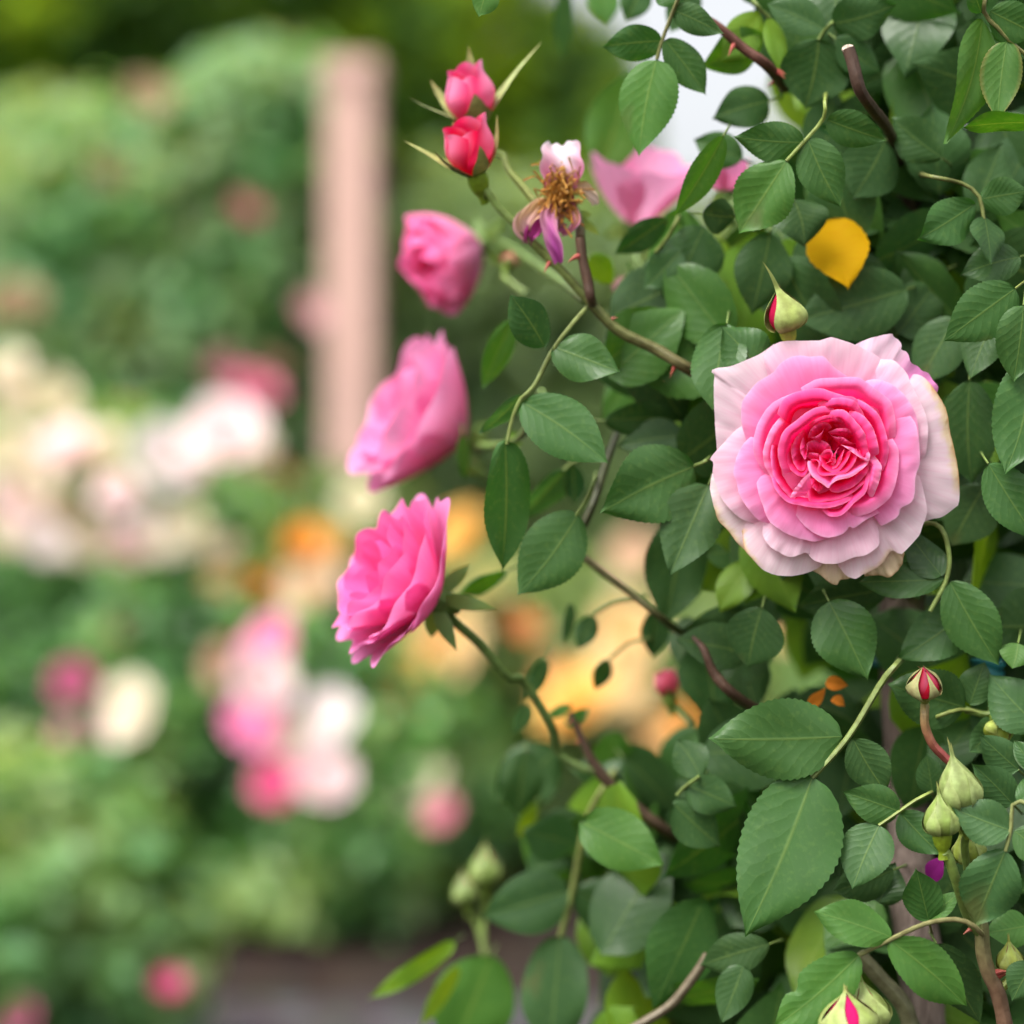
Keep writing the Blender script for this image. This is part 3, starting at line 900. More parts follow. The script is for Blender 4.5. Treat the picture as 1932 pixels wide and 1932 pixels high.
L('C', 80, [(1750, 1660), (1620, 1690), (1520, 1770)], [(1510, 1770, 1450, 1930, 95, {'t': 'd', 'r': 25})], 'd')
L('C', 85, None, [(1700, 300, 1480, 570, 200, {'t': 'g'})], 'g')
L('C', 55, None, [(1035, 60, 885, 410, 150, {'t': 'g', 'r': 30})], 'g')
L('C', 50, None, [(1500, 570, 1900, 560, 190, {'t': 'd'}), (1900, 650, 1560, 700, 210, {'t': 'd'})], 'd')
L('C', 78, None, [(1760, 1500, 1740, 1770, 150, {'t': 'd'}), (1930, 1560, 1860, 1800, 170, {'t': 'd'})], 'd')
L('C', 70, None, [(1000, 1330, 760, 1450, 90, {'t': 'g', 'r': 40})], 'g')
L('C', 85, None, [(780, 640, 790, 880, 70, {'t': 'g', 'r': 40}), (1000, 660, 1080, 690, 90, {'t': 'y'})], 'y')
L('D', 48, None, [(520, 1620, 440, 1945, 320, {'t': 'd', 'f': .12})], 'd')
L('D', 28, None, [(880, 1585, 1090, 2010, 350, {'t': 'm', 'f': .06})], 'm')
L('D', 34, None, [(1640, 1630, 1250, 1900, 280, {'t': 'm'})], 'm')
L('D', 70, None, [(470, 1380, 290, 1640, 200, {'t': 'y'}), (560, 1420, 420, 1600, 120, {'t': 'y'})], 'y')
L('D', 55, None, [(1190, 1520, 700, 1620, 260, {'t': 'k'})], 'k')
L('D', 40, None, [(230, 960, 20, 1450, 330, {'t': 'd', 'f': .3})], 'd')
L('A', 45, [(1860, 1110), (1810, 1200), (1750, 1270)], [(1810, 1100, 1545, 1285, 150, {'t': 'd', 'r': 20}), (1880, 1260, 1690, 1450, 200, {'t': 'b'})], 'd', rcol=(.24, .28, .08))
L('A', 60, None, [(1420, 1290, 1550, 1430, 140, {'t': 'y'})], 'y')
# lower right: the two largest leaves
L('G', 6, [(1240, 0), (1165, 90), (985, 385), (790, 605)], [(955, 382, 232, 395, 440, {'t': 'm', 'f': .05, 'r': 4, 'c': .05}), (792, 598, 425, 1462, 540, {'t': 'm', 'f': .10, 'r': -8, 'c': .07}),
   (1010, 395, 1190, 690, 240, {'t': 'd'})], 'm', rcol=(.17, .22, .065), rr=.0015)
L('G', 3, [(1420, 690, 6), (1350, 725), (1255, 790), (1150, 862)], [(1258, 786, 952, 682, 215, {'t': 'm', 'r': 8}), (1152, 860, 1004, 1205, 290, {'t': 'b', 'f': .2}), (1265, 792, 1480, 1020, 210, {'t': 'b', 'f': .3, 'o': 6})], 'm', rcol=(.24, .30, .06))
L('G', -22, [(1700, 1440, 8), (1650, 1395), (1560, 1368), (1400, 1392), (1205, 1480), (1040, 1562)],
  [(1215, 1462, 803, 1322, 240, {'t': 'g', 'r': -14, 'f': .2}), (1042, 1560, 575, 1960, 300, {'t': 'g', 'f': .25, 'r': 5, 'n': (.62, -1, .35), 'c': .05}),
   (1212, 1482, 1632, 1838, 285, {'t': 'l', 'f': .22, 'r': 10, 'c': .16})], 'g', rcol=(.28, .22, .12), rr=.0011)
L('G', -20, [(2000, 760), (1880, 735), (1862, 880), (1832, 1000)],
  [(1858, 888, 1542, 765, 250, {'t': 'b', 'f': .35, 'r': -6, 'c': .03}), (1832, 998, 1668, 1405, 330, {'t': 'b', 'f': .22, 'r': 8}), (1880, 890, 2080, 1040, 210, {'t': 'm'}), (1900, 740, 2060, 600, 160, {'t': 'm'})], 'b', rcol=(.24, .24, .10))
L('G', 4, None, [(1418, 1372, 1350, 1092, 215, {'t': 'm', 'f': .1}), (1425, 1370, 1600, 1210, 100, {'t': 'l', 'r': 30})], 'm', rcol=(.28, .22, .12))
L('G', 32, [(1450, 280), (1610, 235), (1790, 285)], [(1790, 300, 1640, 470, 170, {'t': 'd', 'r': 25}), (1615, 225, 1205, 110, 330, {'t': 'd'}), (1640, 210, 1720, -20, 190, {'t': 'd'})], 'd', rcol=(.24, .28, .07))
L('G', 12, None, [(1900, 560, 1690, 370, 190, {'t': 'b', 'f': .1})], 'b')
L('G', 10, None, [(1870, 745, 1655, 530, 200, {'t': 'b'})], 'b')
L('G', 30, None, [(1440, 690, 1405, 470, 160, {'t': 'd'})], 'd')
L('G', 20, None, [(2010, 330, 1740, 40, 300, {'t': 'b'}), ], 'b')
L('G', -12, None, [(1990, 560, 1870, 400, 120, {'t': 'b', 'e': (.3, .4, .3)})], 'b')
L('G', 22, None, [(1900, -120, 1870, 15, 180, {'t': 'g'})], 'g')
L('G', 55, [(180, 600), (110, 650), (60, 700)], [(110, 640, 385, 760, 220, {'t': 'd'}), (40, 740, 300, 980, 240, {'t': 'd'}), (190, 600, 60, 400, 210, {'t': 'd'})], 'd')
L('G', 45, None, [(560, 1500, 180, 1620, 220, {'t': 'k'}), (420, 1620, 300, 1930, 200, {'t': 'd'})], 'k')
L('G', 35, None, [(1230, 1100, 900, 1220, 220, {'t': 'k'}), (1150, 1280, 1240, 1060, 220, {'t': 'k'})], 'k')
L('G', -5, None, [(1990, 1600, 1870, 1810, 200, {'t': 'b'})], 'b')
L('G', 25, None, [(1960, 1400, 1720, 1440, 200, {'t': 'l'})], 'l')
L('G', 18, None, [(1460, 1500, 1700, 1940, 260, {'t': 'k'})], 'k')
# lower left spray, nearer than the flower beds and softly out of focus
L('E', 88, [(1530, 690), (1430, 850), (1375, 1050), (1335, 1265), (1275, 1490)],
  [(1355, 1030, 1085, 960, 260, {'t': 'b'}), (1395, 1060, 1730, 905, 220, {'t': 'b'}), (1320, 1262, 872, 1395, 330, {'t': 'b', 'f': .25, 'r': 5}), (1345, 1262, 1835, 1505, 350, {'t': 'd', 'f': .25}),
   (1275, 1488, 1215, 2080, 370, {'t': 'b', 'f': .2})], 'b', rcol=(.28, .32, .09), rr=.0020)
L('E', 125, None, [(1260, 540, 950, 820, 330, {'t': 'd', 'f': .1})], 'd')
L('E', 100, None, [(1100, 560, 1060, 900, 230, {'t': 'd'})], 'd')
L('E', 120, None, [(930, 1590, 720, 2100, 440, {'t': 'l', 'f': .1, 'r': 8})], 'l')
L('E', 110, None, [(740, 1520, 305, 1815, 110, {'t': 'y', 'r': 25}), (760, 1640, 560, 1960, 90, {'t': 'y', 'r': 35})], 'y')
L('E', 100, None, [(1590, 590, 1860, 870, 260, {'t': 'd'})], 'd')
L('E', 115, None, [(1150, 820, 1060, 1000, 80, {'t': 'y', 'r': 30}), (1250, 1330, 1150, 1460, 80, {'t': 'y', 'r': 30}), (1560, 1080, 1390, 1230, 60, {'t': 'y', 'r': 40})], 'y')
L('E', 95, None, [(1930, 1600, 1690, 1920, 260, {'t': 'd'})], 'd')
L('E', 140, None, [(1700, 1560, 1470, 1840, 180, {'t': 'y', 'r': 15}), (1550, 1520, 1400, 1640, 120, {'t': 'b'})], 'y')
L('E', 95, None, [(1200, 100, 1100, 310, 100, {'t': 'd', 'r': 20}), (1330, 330, 1200, 390, 60, {'t': 'g'}), (1300, 420, 1420, 340, 80, {'t': 'g'}), (1120, 330, 1040, 470, 90, {'t': 'b'})], 'd')
L('E', 105, None, [(1820, 1100, 1600, 1230, 160, {'t': 'd'}), (1900, 700, 1830, 960, 170, {'t': 'd'})], 'd')

# leaves beyond these, packed together behind
def left_edge(y):
    tab = [(-200, 1430), (0, 1420), (260, 1400), (330, 1340), (420, 1250), (560, 1180), (640, 1120), (760, 1090), (900, 1120), (1000, 1220), (1090, 1280), (1160, 1400), (1300, 1420), (1400, 1330), (1440, 1090), (1560, 1000), (1700, 960), (1800, 1040), (2200, 1040)]
    for i in range(len(tab) - 1):
        if tab[i][0] <= y <= tab[i + 1][0]:
            w = (y - tab[i][0]) / (tab[i + 1][0] - tab[i][0])
            return tab[i][1] + w * (tab[i + 1][1] - tab[i][1])
    return 1300

def foliage():
    d = new()
    rnd = random.Random(77)
    n = 0
    while n < 1350:
        y = rnd.uniform(-230, 2160); x = rnd.uniform(950, 2330)
        o = rnd.uniform(.075, .36)
        if x < left_edge(y) + 90 + 100 * rnd.random():
            continue
        n += 1
        c = P(x, y, FOCUS + o)
        Ln = rnd.uniform(.034, .062)
        ang = rnd.uniform(0, 2 * math.pi)
        ax = Vector((math.cos(ang), rnd.uniform(-.7, .5), math.sin(ang) - .25)).normalized()
        t = rnd.random()
        thin = sst(260, 0, x - left_edge(y))
        tk = 'y' if rnd.random() < .15 + .32 * thin else 'd' if t < .42 else 'm' if t < .66 else 'k' if t < .80 else 'b' if t < .88 else 'g'
        leaf_data(d, c - ax * Ln / 2, c + ax * Ln / 2, Ln * rnd.uniform(.56, .72), R(rnd.gauss(0, 38)), rnd.uniform(.05, .3), rnd.uniform(0, .2), vary(TINT[tk], .15, rnd), nu=10, nv=4, teeth=0, seed=n)
    for (x0, x1, y0, y1, m) in ((1150, 1400, 1410, 1640, 26), (1240, 1420, 1640, 1940, 16), (1180, 1350, 480, 760, 16), (1440, 1940, -40, 90, 22), (1560, 1930, 250, 700, 22), (1330, 1420, 1180, 1330, 6), (1020, 1180, 1480, 1640, 8)):
        for q in range(m):
            n += 1
            c = P(rnd.uniform(x0, x1), rnd.uniform(y0, y1), FOCUS + rnd.uniform(.075, .14) + (.11 if y0 > 1400 else 0))
            Ln = rnd.uniform(.032, .052); ang = rnd.uniform(0, 6.28)
            ax = Vector((math.cos(ang), rnd.uniform(-.4, .3), math.sin(ang) - .3)).normalized()
            leaf_data(d, c - ax * Ln / 2, c + ax * Ln / 2, Ln * rnd.uniform(.56, .72), R(rnd.gauss(0, 28)), rnd.uniform(.05, .3), rnd.uniform(0, .2), vary(TINT[rnd.choice('ddmbkg')], .15, rnd), nu=22, nv=6, teeth=9, seed=n)
    o = mesh_obj('foliage', d, M_LEAF, ROSE_ROOT)
    o['kind'] = 'stuff'
foliage()

# canes
def cane(k, o, pts, r, cols, name='cane', mat=None, thorns=0, seed=0, bumps=.12, label=None):
    d0 = FOCUS + o / 1000
    w = [PP(k, p[0], p[1], d0 + (p[2] / 1000 if len(p) > 2 else 0)) for p in pts]
    d = new()
    c = tube(d, w, r, cols, 9, bumps=bumps)
    ob = mesh_obj(name, d, mat or M_STEM, ROSE_ROOT)
    if label: ob['label'] = label
    rnd = random.Random(seed)
    for i in range(thorns):
        q = rnd.randint(1, len(c) - 3)
        tg = (c[q + 1] - c[q]).normalized()
        sd = Vector((rnd.choice((-1, 1)) * 1.0, rnd.uniform(-.5, .1), rnd.uniform(-.4, .1)))
        sd = (sd - tg * sd.dot(tg)).normalized()
        rr = (r[0] if isinstance(r, list) else r)
        d = new()
        tube(d, [c[q] + sd * rr * .6, c[q] + sd * rr * 1.9 - Vector((0, 0, .0006)), c[q] + sd * rr * 3.1 - Vector((0, 0, .0022))], [rr * .75, rr * .35, rr * .05], [(.42, .06, .06), (.50, .16, .10)], 7, 8)
        mesh_obj('thorn', d, M_STEM, ob)
    return ob
BRN = (.10, .055, .032); OLV = (.13, .15, .045); GRN = (.19, .27, .06)
cane('A', 32, [(1372, 1195), (1385, 1300), (1412, 1420), (1426, 1500), (1445, 1545, 6)], [.0021, .0023, .0016], [BRN, (.07, .035, .025)], thorns=1, seed=1)
cane('A', 36, [(1060, 1140), (1150, 1235), (1260, 1340), (1420, 1515), (1560, 1660), (1760, 1760), (1945, 1870), (2200, 1990, 60)], [.0018, .0024, .0028, .003], [GRN, OLV, (.12, .10, .04), (.12, .09, .04), BRN], thorns=5, seed=2)
cane('B', 55, [(120, 60), (265, 130), (420, 260), (545, 350), (640, 470, 30)], [.0019, .0023, .0026], [(.13, .05, .035), (.10, .04, .028)], thorns=4, seed=3)
cane('B', 16, [(984, 262), (1010, 340), (1045, 480), (1110, 580, 12), (1210, 720, 45), (1290, 960, 90), (1330, 1300, 120)], [.0026, .0024, .0026, .003], [(.09, .05, .035), (.055, .035, .025)], seed=4, bumps=.25, label='dark dead cane cut off at a pale stub')
d = new(); tube(d, [PP('B', 983, 255, FOCUS + .0155), PP('B', 984, 264, FOCUS + .016)], [.0024, .0027], [(.62, .52, .42), (.5, .4, .32)], 10, 4)
mesh_obj('cut_end', d, M_BARK, ROSE_ROOT)
cane('E', 80, [(1322, 365), (1345, 415), (1400, 540), (1460, 650), (1590, 790), (1790, 950), (1960, 1040, 30)], [.0010, .0026, .0029, .0031, .0032], [(.10, .06, .04), (.12, .08, .05)], thorns=5, seed=5)
cane('C', 62, [(1365, 1235), (1480, 1330), (1640, 1450), (1790, 1570), (1960, 1700, 60)], [.0016, .0019, .0021], [(.12, .11, .05), OLV], thorns=1, seed=6)
cane('C', 48, [(1560, 640, 30), (1500, 800, 10), (1450, 960), (1395, 1090), (1360, 1160)], [.0020, .0018], [(.06, .07, .035), (.08, .09, .04)], seed=7)
cane('G', 5, [(1690, 1330), (1702, 1400), (1712, 1550), (1742, 1660), (1790, 1765), (1830, 1950), (1850, 2150)], [.0028, .0032, .0034], [(.18, .20, .07), (.17, .10, .06), (.17, .09, .055)], thorns=5, seed=8)
cane('G', 6, [(1790, 1765), (1850, 1700), (1980, 1610)], [.0020, .0015], [(.24, .30, .06)] * 2, seed=9)
cane('G', 60, [(150, -150, 12), (205, -90), (260, 40), (360, 150), (520, 260, 30)], [.0009, .0021, .0024, .0026], [(.09, .05, .035), BRN], seed=10)
cane('G', 50, [(1040, 1560), (1150, 1680), (1280, 1830), (1330, 1990)], [.0034, .004], [(.14, .14, .07)] * 2, seed=11)
cane('G', 70, [(-260, 2000), (0, 1850), (120, 1720), (230, 1560)], [.002, .0022], [(.16, .13, .08)] * 2, seed=12)
cane('B', 110, [(1330, -100), (1340, 300), (1300, 700), (1330, 1200), (1350, 1700)], [.006, .006], [(.07, .045, .03)] * 2, mat=M_BARK, seed=13, bumps=.3)
# the old woody stem the rose is tied to
d = new()
tp = [P(1735, -400, 1.0), P(1722, 60, .985), P(1730, 500, .99), P(1712, 900, .985), P(1702, 1150, .98), P(1712, 1500, .965), P(1722, 1700, .945), P(1745, 1950, .94), P(1750, 2600, .95)]
tp.append(Vector((tp[-1].x + .01, 1.0, -.02)))
tube(d, tp, [.0095, .0100, .011, .012, .016], [(.21, .16, .125), (.24, .18, .15), (.20, .165, .15), (.20, .15, .12)], 14, 90, bumps=.28)
mesh_obj('trunk', d, M_BARK, ROSE_ROOT)

# ------------------------------------------------------------------ near blooms
build_hero([P(1590, 920, FOCUS + .055), P(1640, 1010, FOCUS + .075), P(1690, 1120, FOCUS + .11)])
DF = FOCUS
LP = (.92, .42, .68)
# cup-shaped rose hanging upper left
near_bloom('soft focus pink cup shaped rose hanging below the twin red buds', PP('A', 880, 1230, DF + .21), (-.62, -.35, -.28),
           [(3, .008, .037, 1.4, .76, .0, .0, .2), (4, .0125, .039, 1.25, .73, .0, .0, .6), (5, .0175, .039, 1.15, .69, .0, .0, .1), (5, .0215, .037, 1.15, .63, .02, .0, .5), (4, .0235, .033, 1.1, .56, .07, .03, 1.1)],
           (.93, .30, .56), (.93, .46, .70), [PP('A', 1010, 1240, DF + .20), PP('A', 1150, 1330, DF + .15), PP('A', 1280, 1420, DF + .10), PP('A', 1400, 1510, DF + .04)], seed=3, deep=(.90, .12, .38), rip=.05)
near_bloom('soft focus pink rose with one upright back petal, between the cup shaped and ruffled roses', PP('C', 800, 680, DF + .16), (-.80, -.22, .40),
           [(3, .011, .036, 1.3, .66, .0, .0, .3), (4, .018, .042, 1.2, .62, .0, .02, .0), (5, .025, .045, 1.1, .58, .06, .05, .5), (5, .031, .047, 1.05, .54, .12, .09, -.4), (5, .033, .037, 1.0, .52, .20, .14, .3)],
           (.93, .42, .70), (.93, .32, .60), [PP('C', 880, 700, DF + .115), PP('C', 1000, 690, DF + .09), PP('C', 1100, 620, DF + .06), PP('C', 1180, 420, DF + .03)], seed=8, deep=(.9, .30, .54), rip=.05)
near_bloom('ruffled bright pink rose seen from the side on a bare green stem', PP('C', 655, 1475, DF + .05), (-.82, -.34, .38),
           [(3, .008, .031, 1.3, .60, .0, .0, .3), (5, .013, .037, 1.0, .56, .06, .04, .0), (6, .018, .040, .88, .53, .10, .07, .4), (7, .0225, .038, .80, .51, .15, .11, .1), (7, .0265, .031, .76, .5, .20, .17, .5), (6, .028, .022, .74, .5, .24, .22, .2)],
           (.92, .36, .68), (.90, .18, .47), [PP('C', 720, 1560, DF + .055), PP('C', 860, 1690, DF + .06), PP('C', 1010, 1860, DF + .065), PP('E', 1090, 205, DF + .07), PP('E', 1230, 430, DF + .075), PP('E', 1260, 560, DF + .08), PP('E', 1370, 640, DF + .08), PP('E', 1460, 660, DF + .08)],
           seed=14, deep=(.90, .13, .44), sepal_len=.026, hip=.0065, rip=.046)
near_bloom('loose soft pink rose with two broad petals behind the spent flower', PP('A', 1640, 1150, DF + .17), (.10, -.30, .75),
           [(2, .008, .014, 1.2, .55, .05, .05, 1.0), (5, .0235, .037, 1.0, .53, .08, .12, .3)],
           (.92, .40, .66), (.90, .46, .66), [PP('A', 1640, 1230, DF + .13), PP('A', 1700, 1420, DF + .12), PP('A', 1780, 1600, DF + .1)], seed=21)
near_bloom('small blurred pink rose deep among the leaves under the spent flower', PP('A', 1700, 1570, DF + .22), (-.1, -.15, .9),
           [(3, .008, .012, 1.2, .58, 0, .0, .3), (5, .014, .017, 1.0, .54, .1, .05, 0)], (.90, .42, .58), (.88, .25, .42), [PP('A', 1720, 1720, DF + .19)], seed=23, sepal_len=.012, hip=.004)
near_bloom('scrap of bright pink rose showing between leaves left of the pale trio', PP('B', 330, 1060, DF + .14), (-.1, -.1, .9),
           [(3, .006, .012, 1.2, .58, .0, .0, 0), (4, .010, .016, 1.1, .55, .1, .1, .5)], (.92, .36, .64), (.9, .34, .6), [PP('B', 360, 1200, DF + .12)], seed=25, sepal_len=.012, hip=.004)

PINKCOL = (.82, .05, .19)
# twin buds
bud('opening pink bud, upper of the twin buds, with a long curling sepal', PP('A', 850, 640, DF + .052), PP('A', 775, 325, DF + .045), .0125, (.84, .07, .24), 
    [(10, 46, .62, .0, (0, 0, 0)), (95, 26, .95, .42, (.42, 0, .08)), (165, 20, 1.15, .1, (.05, 0, .0)), (-80, 22, .7, .4, (-.1, 0, .1)), (230, 22, .8, .2, (0, 0, 0))],
    [PP('A', 985, 780, DF + .05), PP('A', 1010, 850, DF + .048), PP('A', 1110, 970, DF + .045), PP('A', 1200, 1100, DF + .04), PP('A', 1240, 1320, DF + .037)], sepcol=(.38, .46, .16), hip=.0058, open_top=.72, group='pink roses on the climbing rose', pale=(.92, .36, .60), stemcol=[(.20, .30, .07), (.24, .28, .06), (.22, .26, .06)], stemr=.0017)
bud('crimson opening bud, lower of the twin buds', PP('A', 855, 890, DF + .036), PP('A', 770, 610, DF + .03), .0118, (.80, .012, .10),
    [(20, 20, .62, .02, (0, 0, 0)), (-100, 28, .9, .28, (-.25, 0, .05)), (100, 25, .9, .10, (.05, 0, 0)), (190, 24, .9, .15, (0, 0, 0)), (-60, 14, .72, .06, (-.1, 0, 0))],
    [PP('A', 905, 960, DF + .036), PP('A', 960, 1040, DF + .036), PP('A', 1060, 1140, DF + .036)], sepcol=(.42, .46, .14), hip=.0055, open_top=.30, group='pink roses on the climbing rose', pale=(.90, .26, .46), hipcol=(.22, .36, .02), stemr=.0018)
# bud over the open rose
bud('green bud above the open rose with a long hooked sepal and one crimson slit', PP('B', 655, 1770, DF + .019), PP('B', 610, 1540, DF + .012), .0078, (.62, .02, .09),
    [(15, 52, 1.62, .0, (-.26, 0, .02)), (100, 40, 1.05, .0, (0, 0, 0)), (185, 40, 1.05, .0, (0, 0, 0)), (-108, 26, 1.0, .02, (0, 0, 0)), (250, 30, 1.0, .0, (0, 0, 0))],
    [PP('B', 662, 1850, DF + .027), PP('B', 664, 1950, DF + .036), PP('B', 690, 2200, DF + .06)], sepcol=(.38, .46, .12), hip=.0043, hipcol=(.34, .43, .05))
bud('nodding red bud with pale cupped sepals on a red stalk', PP('G', 1396, 150, DF + .006), PP('G', 1392, 0, DF - .002), .0064, (.66, .015, .05),
    [(-60, 34, 1.0, .03, (0, 0, 0)), (20, 14, .85, .0, (0, 0, 0)), (90, 32, 1.02, .03, (-.1, 0, .05)), (160, 30, 1.0, .0, (-.2, 0, .02)), (235, 30, 1.0, .0, (0, 0, 0))],
    [PP('G', 1396, 260, DF + .006), PP('G', 1400, 330, DF + .006), PP('G', 1440, 425, DF + .007), PP('G', 1500, 490, DF + .009), PP('G', 1560, 560, DF + .012), PP('G', 1640, 800, DF + .03)],
    sepcol=(.34, .31, .14), hip=.0032, stemcol=[(.26, .24, .08), (.34, .08, .07), (.36, .08, .08), (.30, .09, .06)], hipcol=(.28, .32, .08), stemr=.0019, pale=(.62, .12, .2))
bud('fat pale green bud, taller of the pair at the edge of the bush', PP('G', 1600, 760, DF - .010), PP('G', 1545, 470, DF - .013), .0076, (.42, .49, .2),
    [(0, 62, 1.32, .0, (-.04, 0, 0)), (72, 58, 1.3, .02, (-.08, 0, 0)), (144, 55, 1.2, 0, (0, 0, 0)), (216, 55, 1.2, 0, (0, 0, 0)), (-72, 58, 1.25, .0, (0, 0, 0))],
    [PP('G', 1612, 980, DF - .005), PP('G', 1640, 1180, DF + .004), PP('G', 1690, 1330, DF + .005)], sepcol=(.24, .32, .095), hip=.0060, hipcol=(.32, .42, .06))
bud('slender green bud, shorter of the pair at the edge of the bush', PP('G', 1490, 905, DF - .014), PP('G', 1475, 680, DF - .016), .0062, (.36, .40, .12),
    [(0, 62, 1.28, .0, (-.05, 0, 0)), (72, 58, 1.2, .0, (0, 0, 0)), (144, 55, 1.2, 0, (0, 0, 0)), (216, 55, 1.2, 0, (0, 0, 0)), (-72, 58, 1.2, .0, (0, 0, 0))],
    [PP('G', 1515, 1010, DF - .013), PP('G', 1560, 1140, DF - .01), PP('G', 1625, 1340, DF), PP('G', 1700, 1450, DF + .005)], sepcol=(.20, .29, .055), hip=.0046, hipcol=(.26, .38, .02), stemr=.0022)
bud('round lime green bud half hidden behind the grooved leaf', PP('G', 1650, 1030, DF + .006), PP('G', 1590, 900, DF + .002), .0060, (.5, .1, .1),
    [(g, 58, 1.25, 0, (0, 0, 0)) for g in (0, 72, 144, 216, 288)], [PP('G', 1680, 1120, DF + .008), PP('G', 1690, 1330, DF + .006)], sepcol=(.34, .43, .06), hip=.0045)
bud('lime bud hanging from the thin leaf stalk by the bush edge', PP('G', 1790, 296, DF + .03), PP('G', 1840, 430, DF + .026), .0066, (.5, .1, .1),
    [(g, 58, 1.2, 0, (0, 0, 0)) for g in (0, 72, 144, 216, 288)], [PP('G', 1740, 262, DF + .032), PP('G', 1615, 238, DF + .034)], sepcol=(.36, .45, .05), hip=.0036)
bud('striped green bud with a magenta slit below the toothed leaf', PP('G', 985, 1985, DF - .034), PP('G', 972, 1745, DF - .036), .0105, (.74, .02, .18),
    [(-38, 30, 1.16, .0, (-.02, 0, 0)), (48, 36, 1.1, .0, (-.04, 0, .02)), (120, 38, 1.1, 0, (0, 0, 0)), (190, 40, 1.1, 0, (0, 0, 0)), (-105, 36, 1.1, .0, (.02, 0, 0))],
    [PP('G', 990, 2200, DF - .03)], sepcol=(.28, .36, .09), hip=.006)
bud('plain green bud behind the magenta slit bud', PP('G', 1085, 1940, DF - .016), PP('G', 1060, 1690, DF - .018), .0085, (.5, .1, .1),
    [(g, 58, 1.25, 0, (-.06, 0, 0)) for g in (0, 72, 144, 216, 288)], [PP('G', 1095, 2160, DF - .01)], sepcol=(.25, .33, .08), hip=.006)
bud('green bud peeping under the toothed leaf', PP('G', 750, 2010, DF - .018), PP('G', 760, 1850, DF - .02), .0075, (.5, .1, .1),
    [(g, 58, 1.1, 0, (0, 0, 0)) for g in (0, 72, 144, 216, 288)], [PP('G', 760, 2180, DF - .01)], sepcol=(.34, .42, .08), hip=.006)
bud('blurred pale green bud, upper of two beside the bluish leaf spray', PP('E', 900, 1225, DF + .25), PP('E', 895, 1020, DF + .25), .0085, (.5, .1, .1),
    [(g, 58, 1.1, 0, (0, 0, 0)) for g in (0, 72, 144, 216, 288)], [PP('E', 890, 1400, DF + .25), PP('E', 890, 1560, DF + .24), PP('E', 960, 1900, DF + .22)], sepcol=(.17, .27, .045), hip=.004)
bud('blurred pale green bud, lower of two beside the bluish leaf spray', PP('E', 805, 1320, DF + .25), PP('E', 780, 1160, DF + .25), .0068, (.5, .1, .1),
    [(g, 58, 1.1, 0, (0, 0, 0)) for g in (0, 72, 144, 216, 288)], [PP('E', 850, 1420, DF + .25), PP('E', 890, 1550, DF + .245)], sepcol=(.15, .24, .05), hip=.0035)
bud('blurred coral pink bud in front of the yellow roses', PP('E', 1820, 290, DF + .12), PP('E', 1790, 150, DF + .12), .0068, (.80, .13, .22),
    [(0, 20, .4, 0, (0, 0, 0)), (72, 24, .5, .1, (0, 0, 0)), (-72, 24, .5, .1, (0, 0, 0))], [PP('E', 1850, 340, DF + .12), PP('E', 1930, 420, DF + .11)], sepcol=(.3, .38, .1), hip=.004, open_top=.4, pale=(.88, .3, .4))
bud('thin yellow green bud over the thorny cane', PP('G', 1860, 1640, DF + .01), PP('G', 1850, 1480, DF + .008), .0048, (.5, .1, .1),
    [(g, 58, 1.25, 0, (0, 0, 0)) for g in (0, 72, 144, 216, 288)], [PP('G', 1850, 1700, DF + .01)], sepcol=(.36, .42, .06), hip=.003)
bud('tiny dusky pink bud beside the cup shaped rose', PP('A', 1010, 1330, DF + .16), PP('A', 1030, 1260, DF + .16), .0048, (.5, .12, .14),
    [(g, 30, .6, 0, (0, 0, 0)) for g in (0, 120, 240)], [PP('A', 1000, 1400, DF + .15), PP('A', 1100, 1480, DF + .14)], sepcol=(.25, .28, .08), hip=.003)

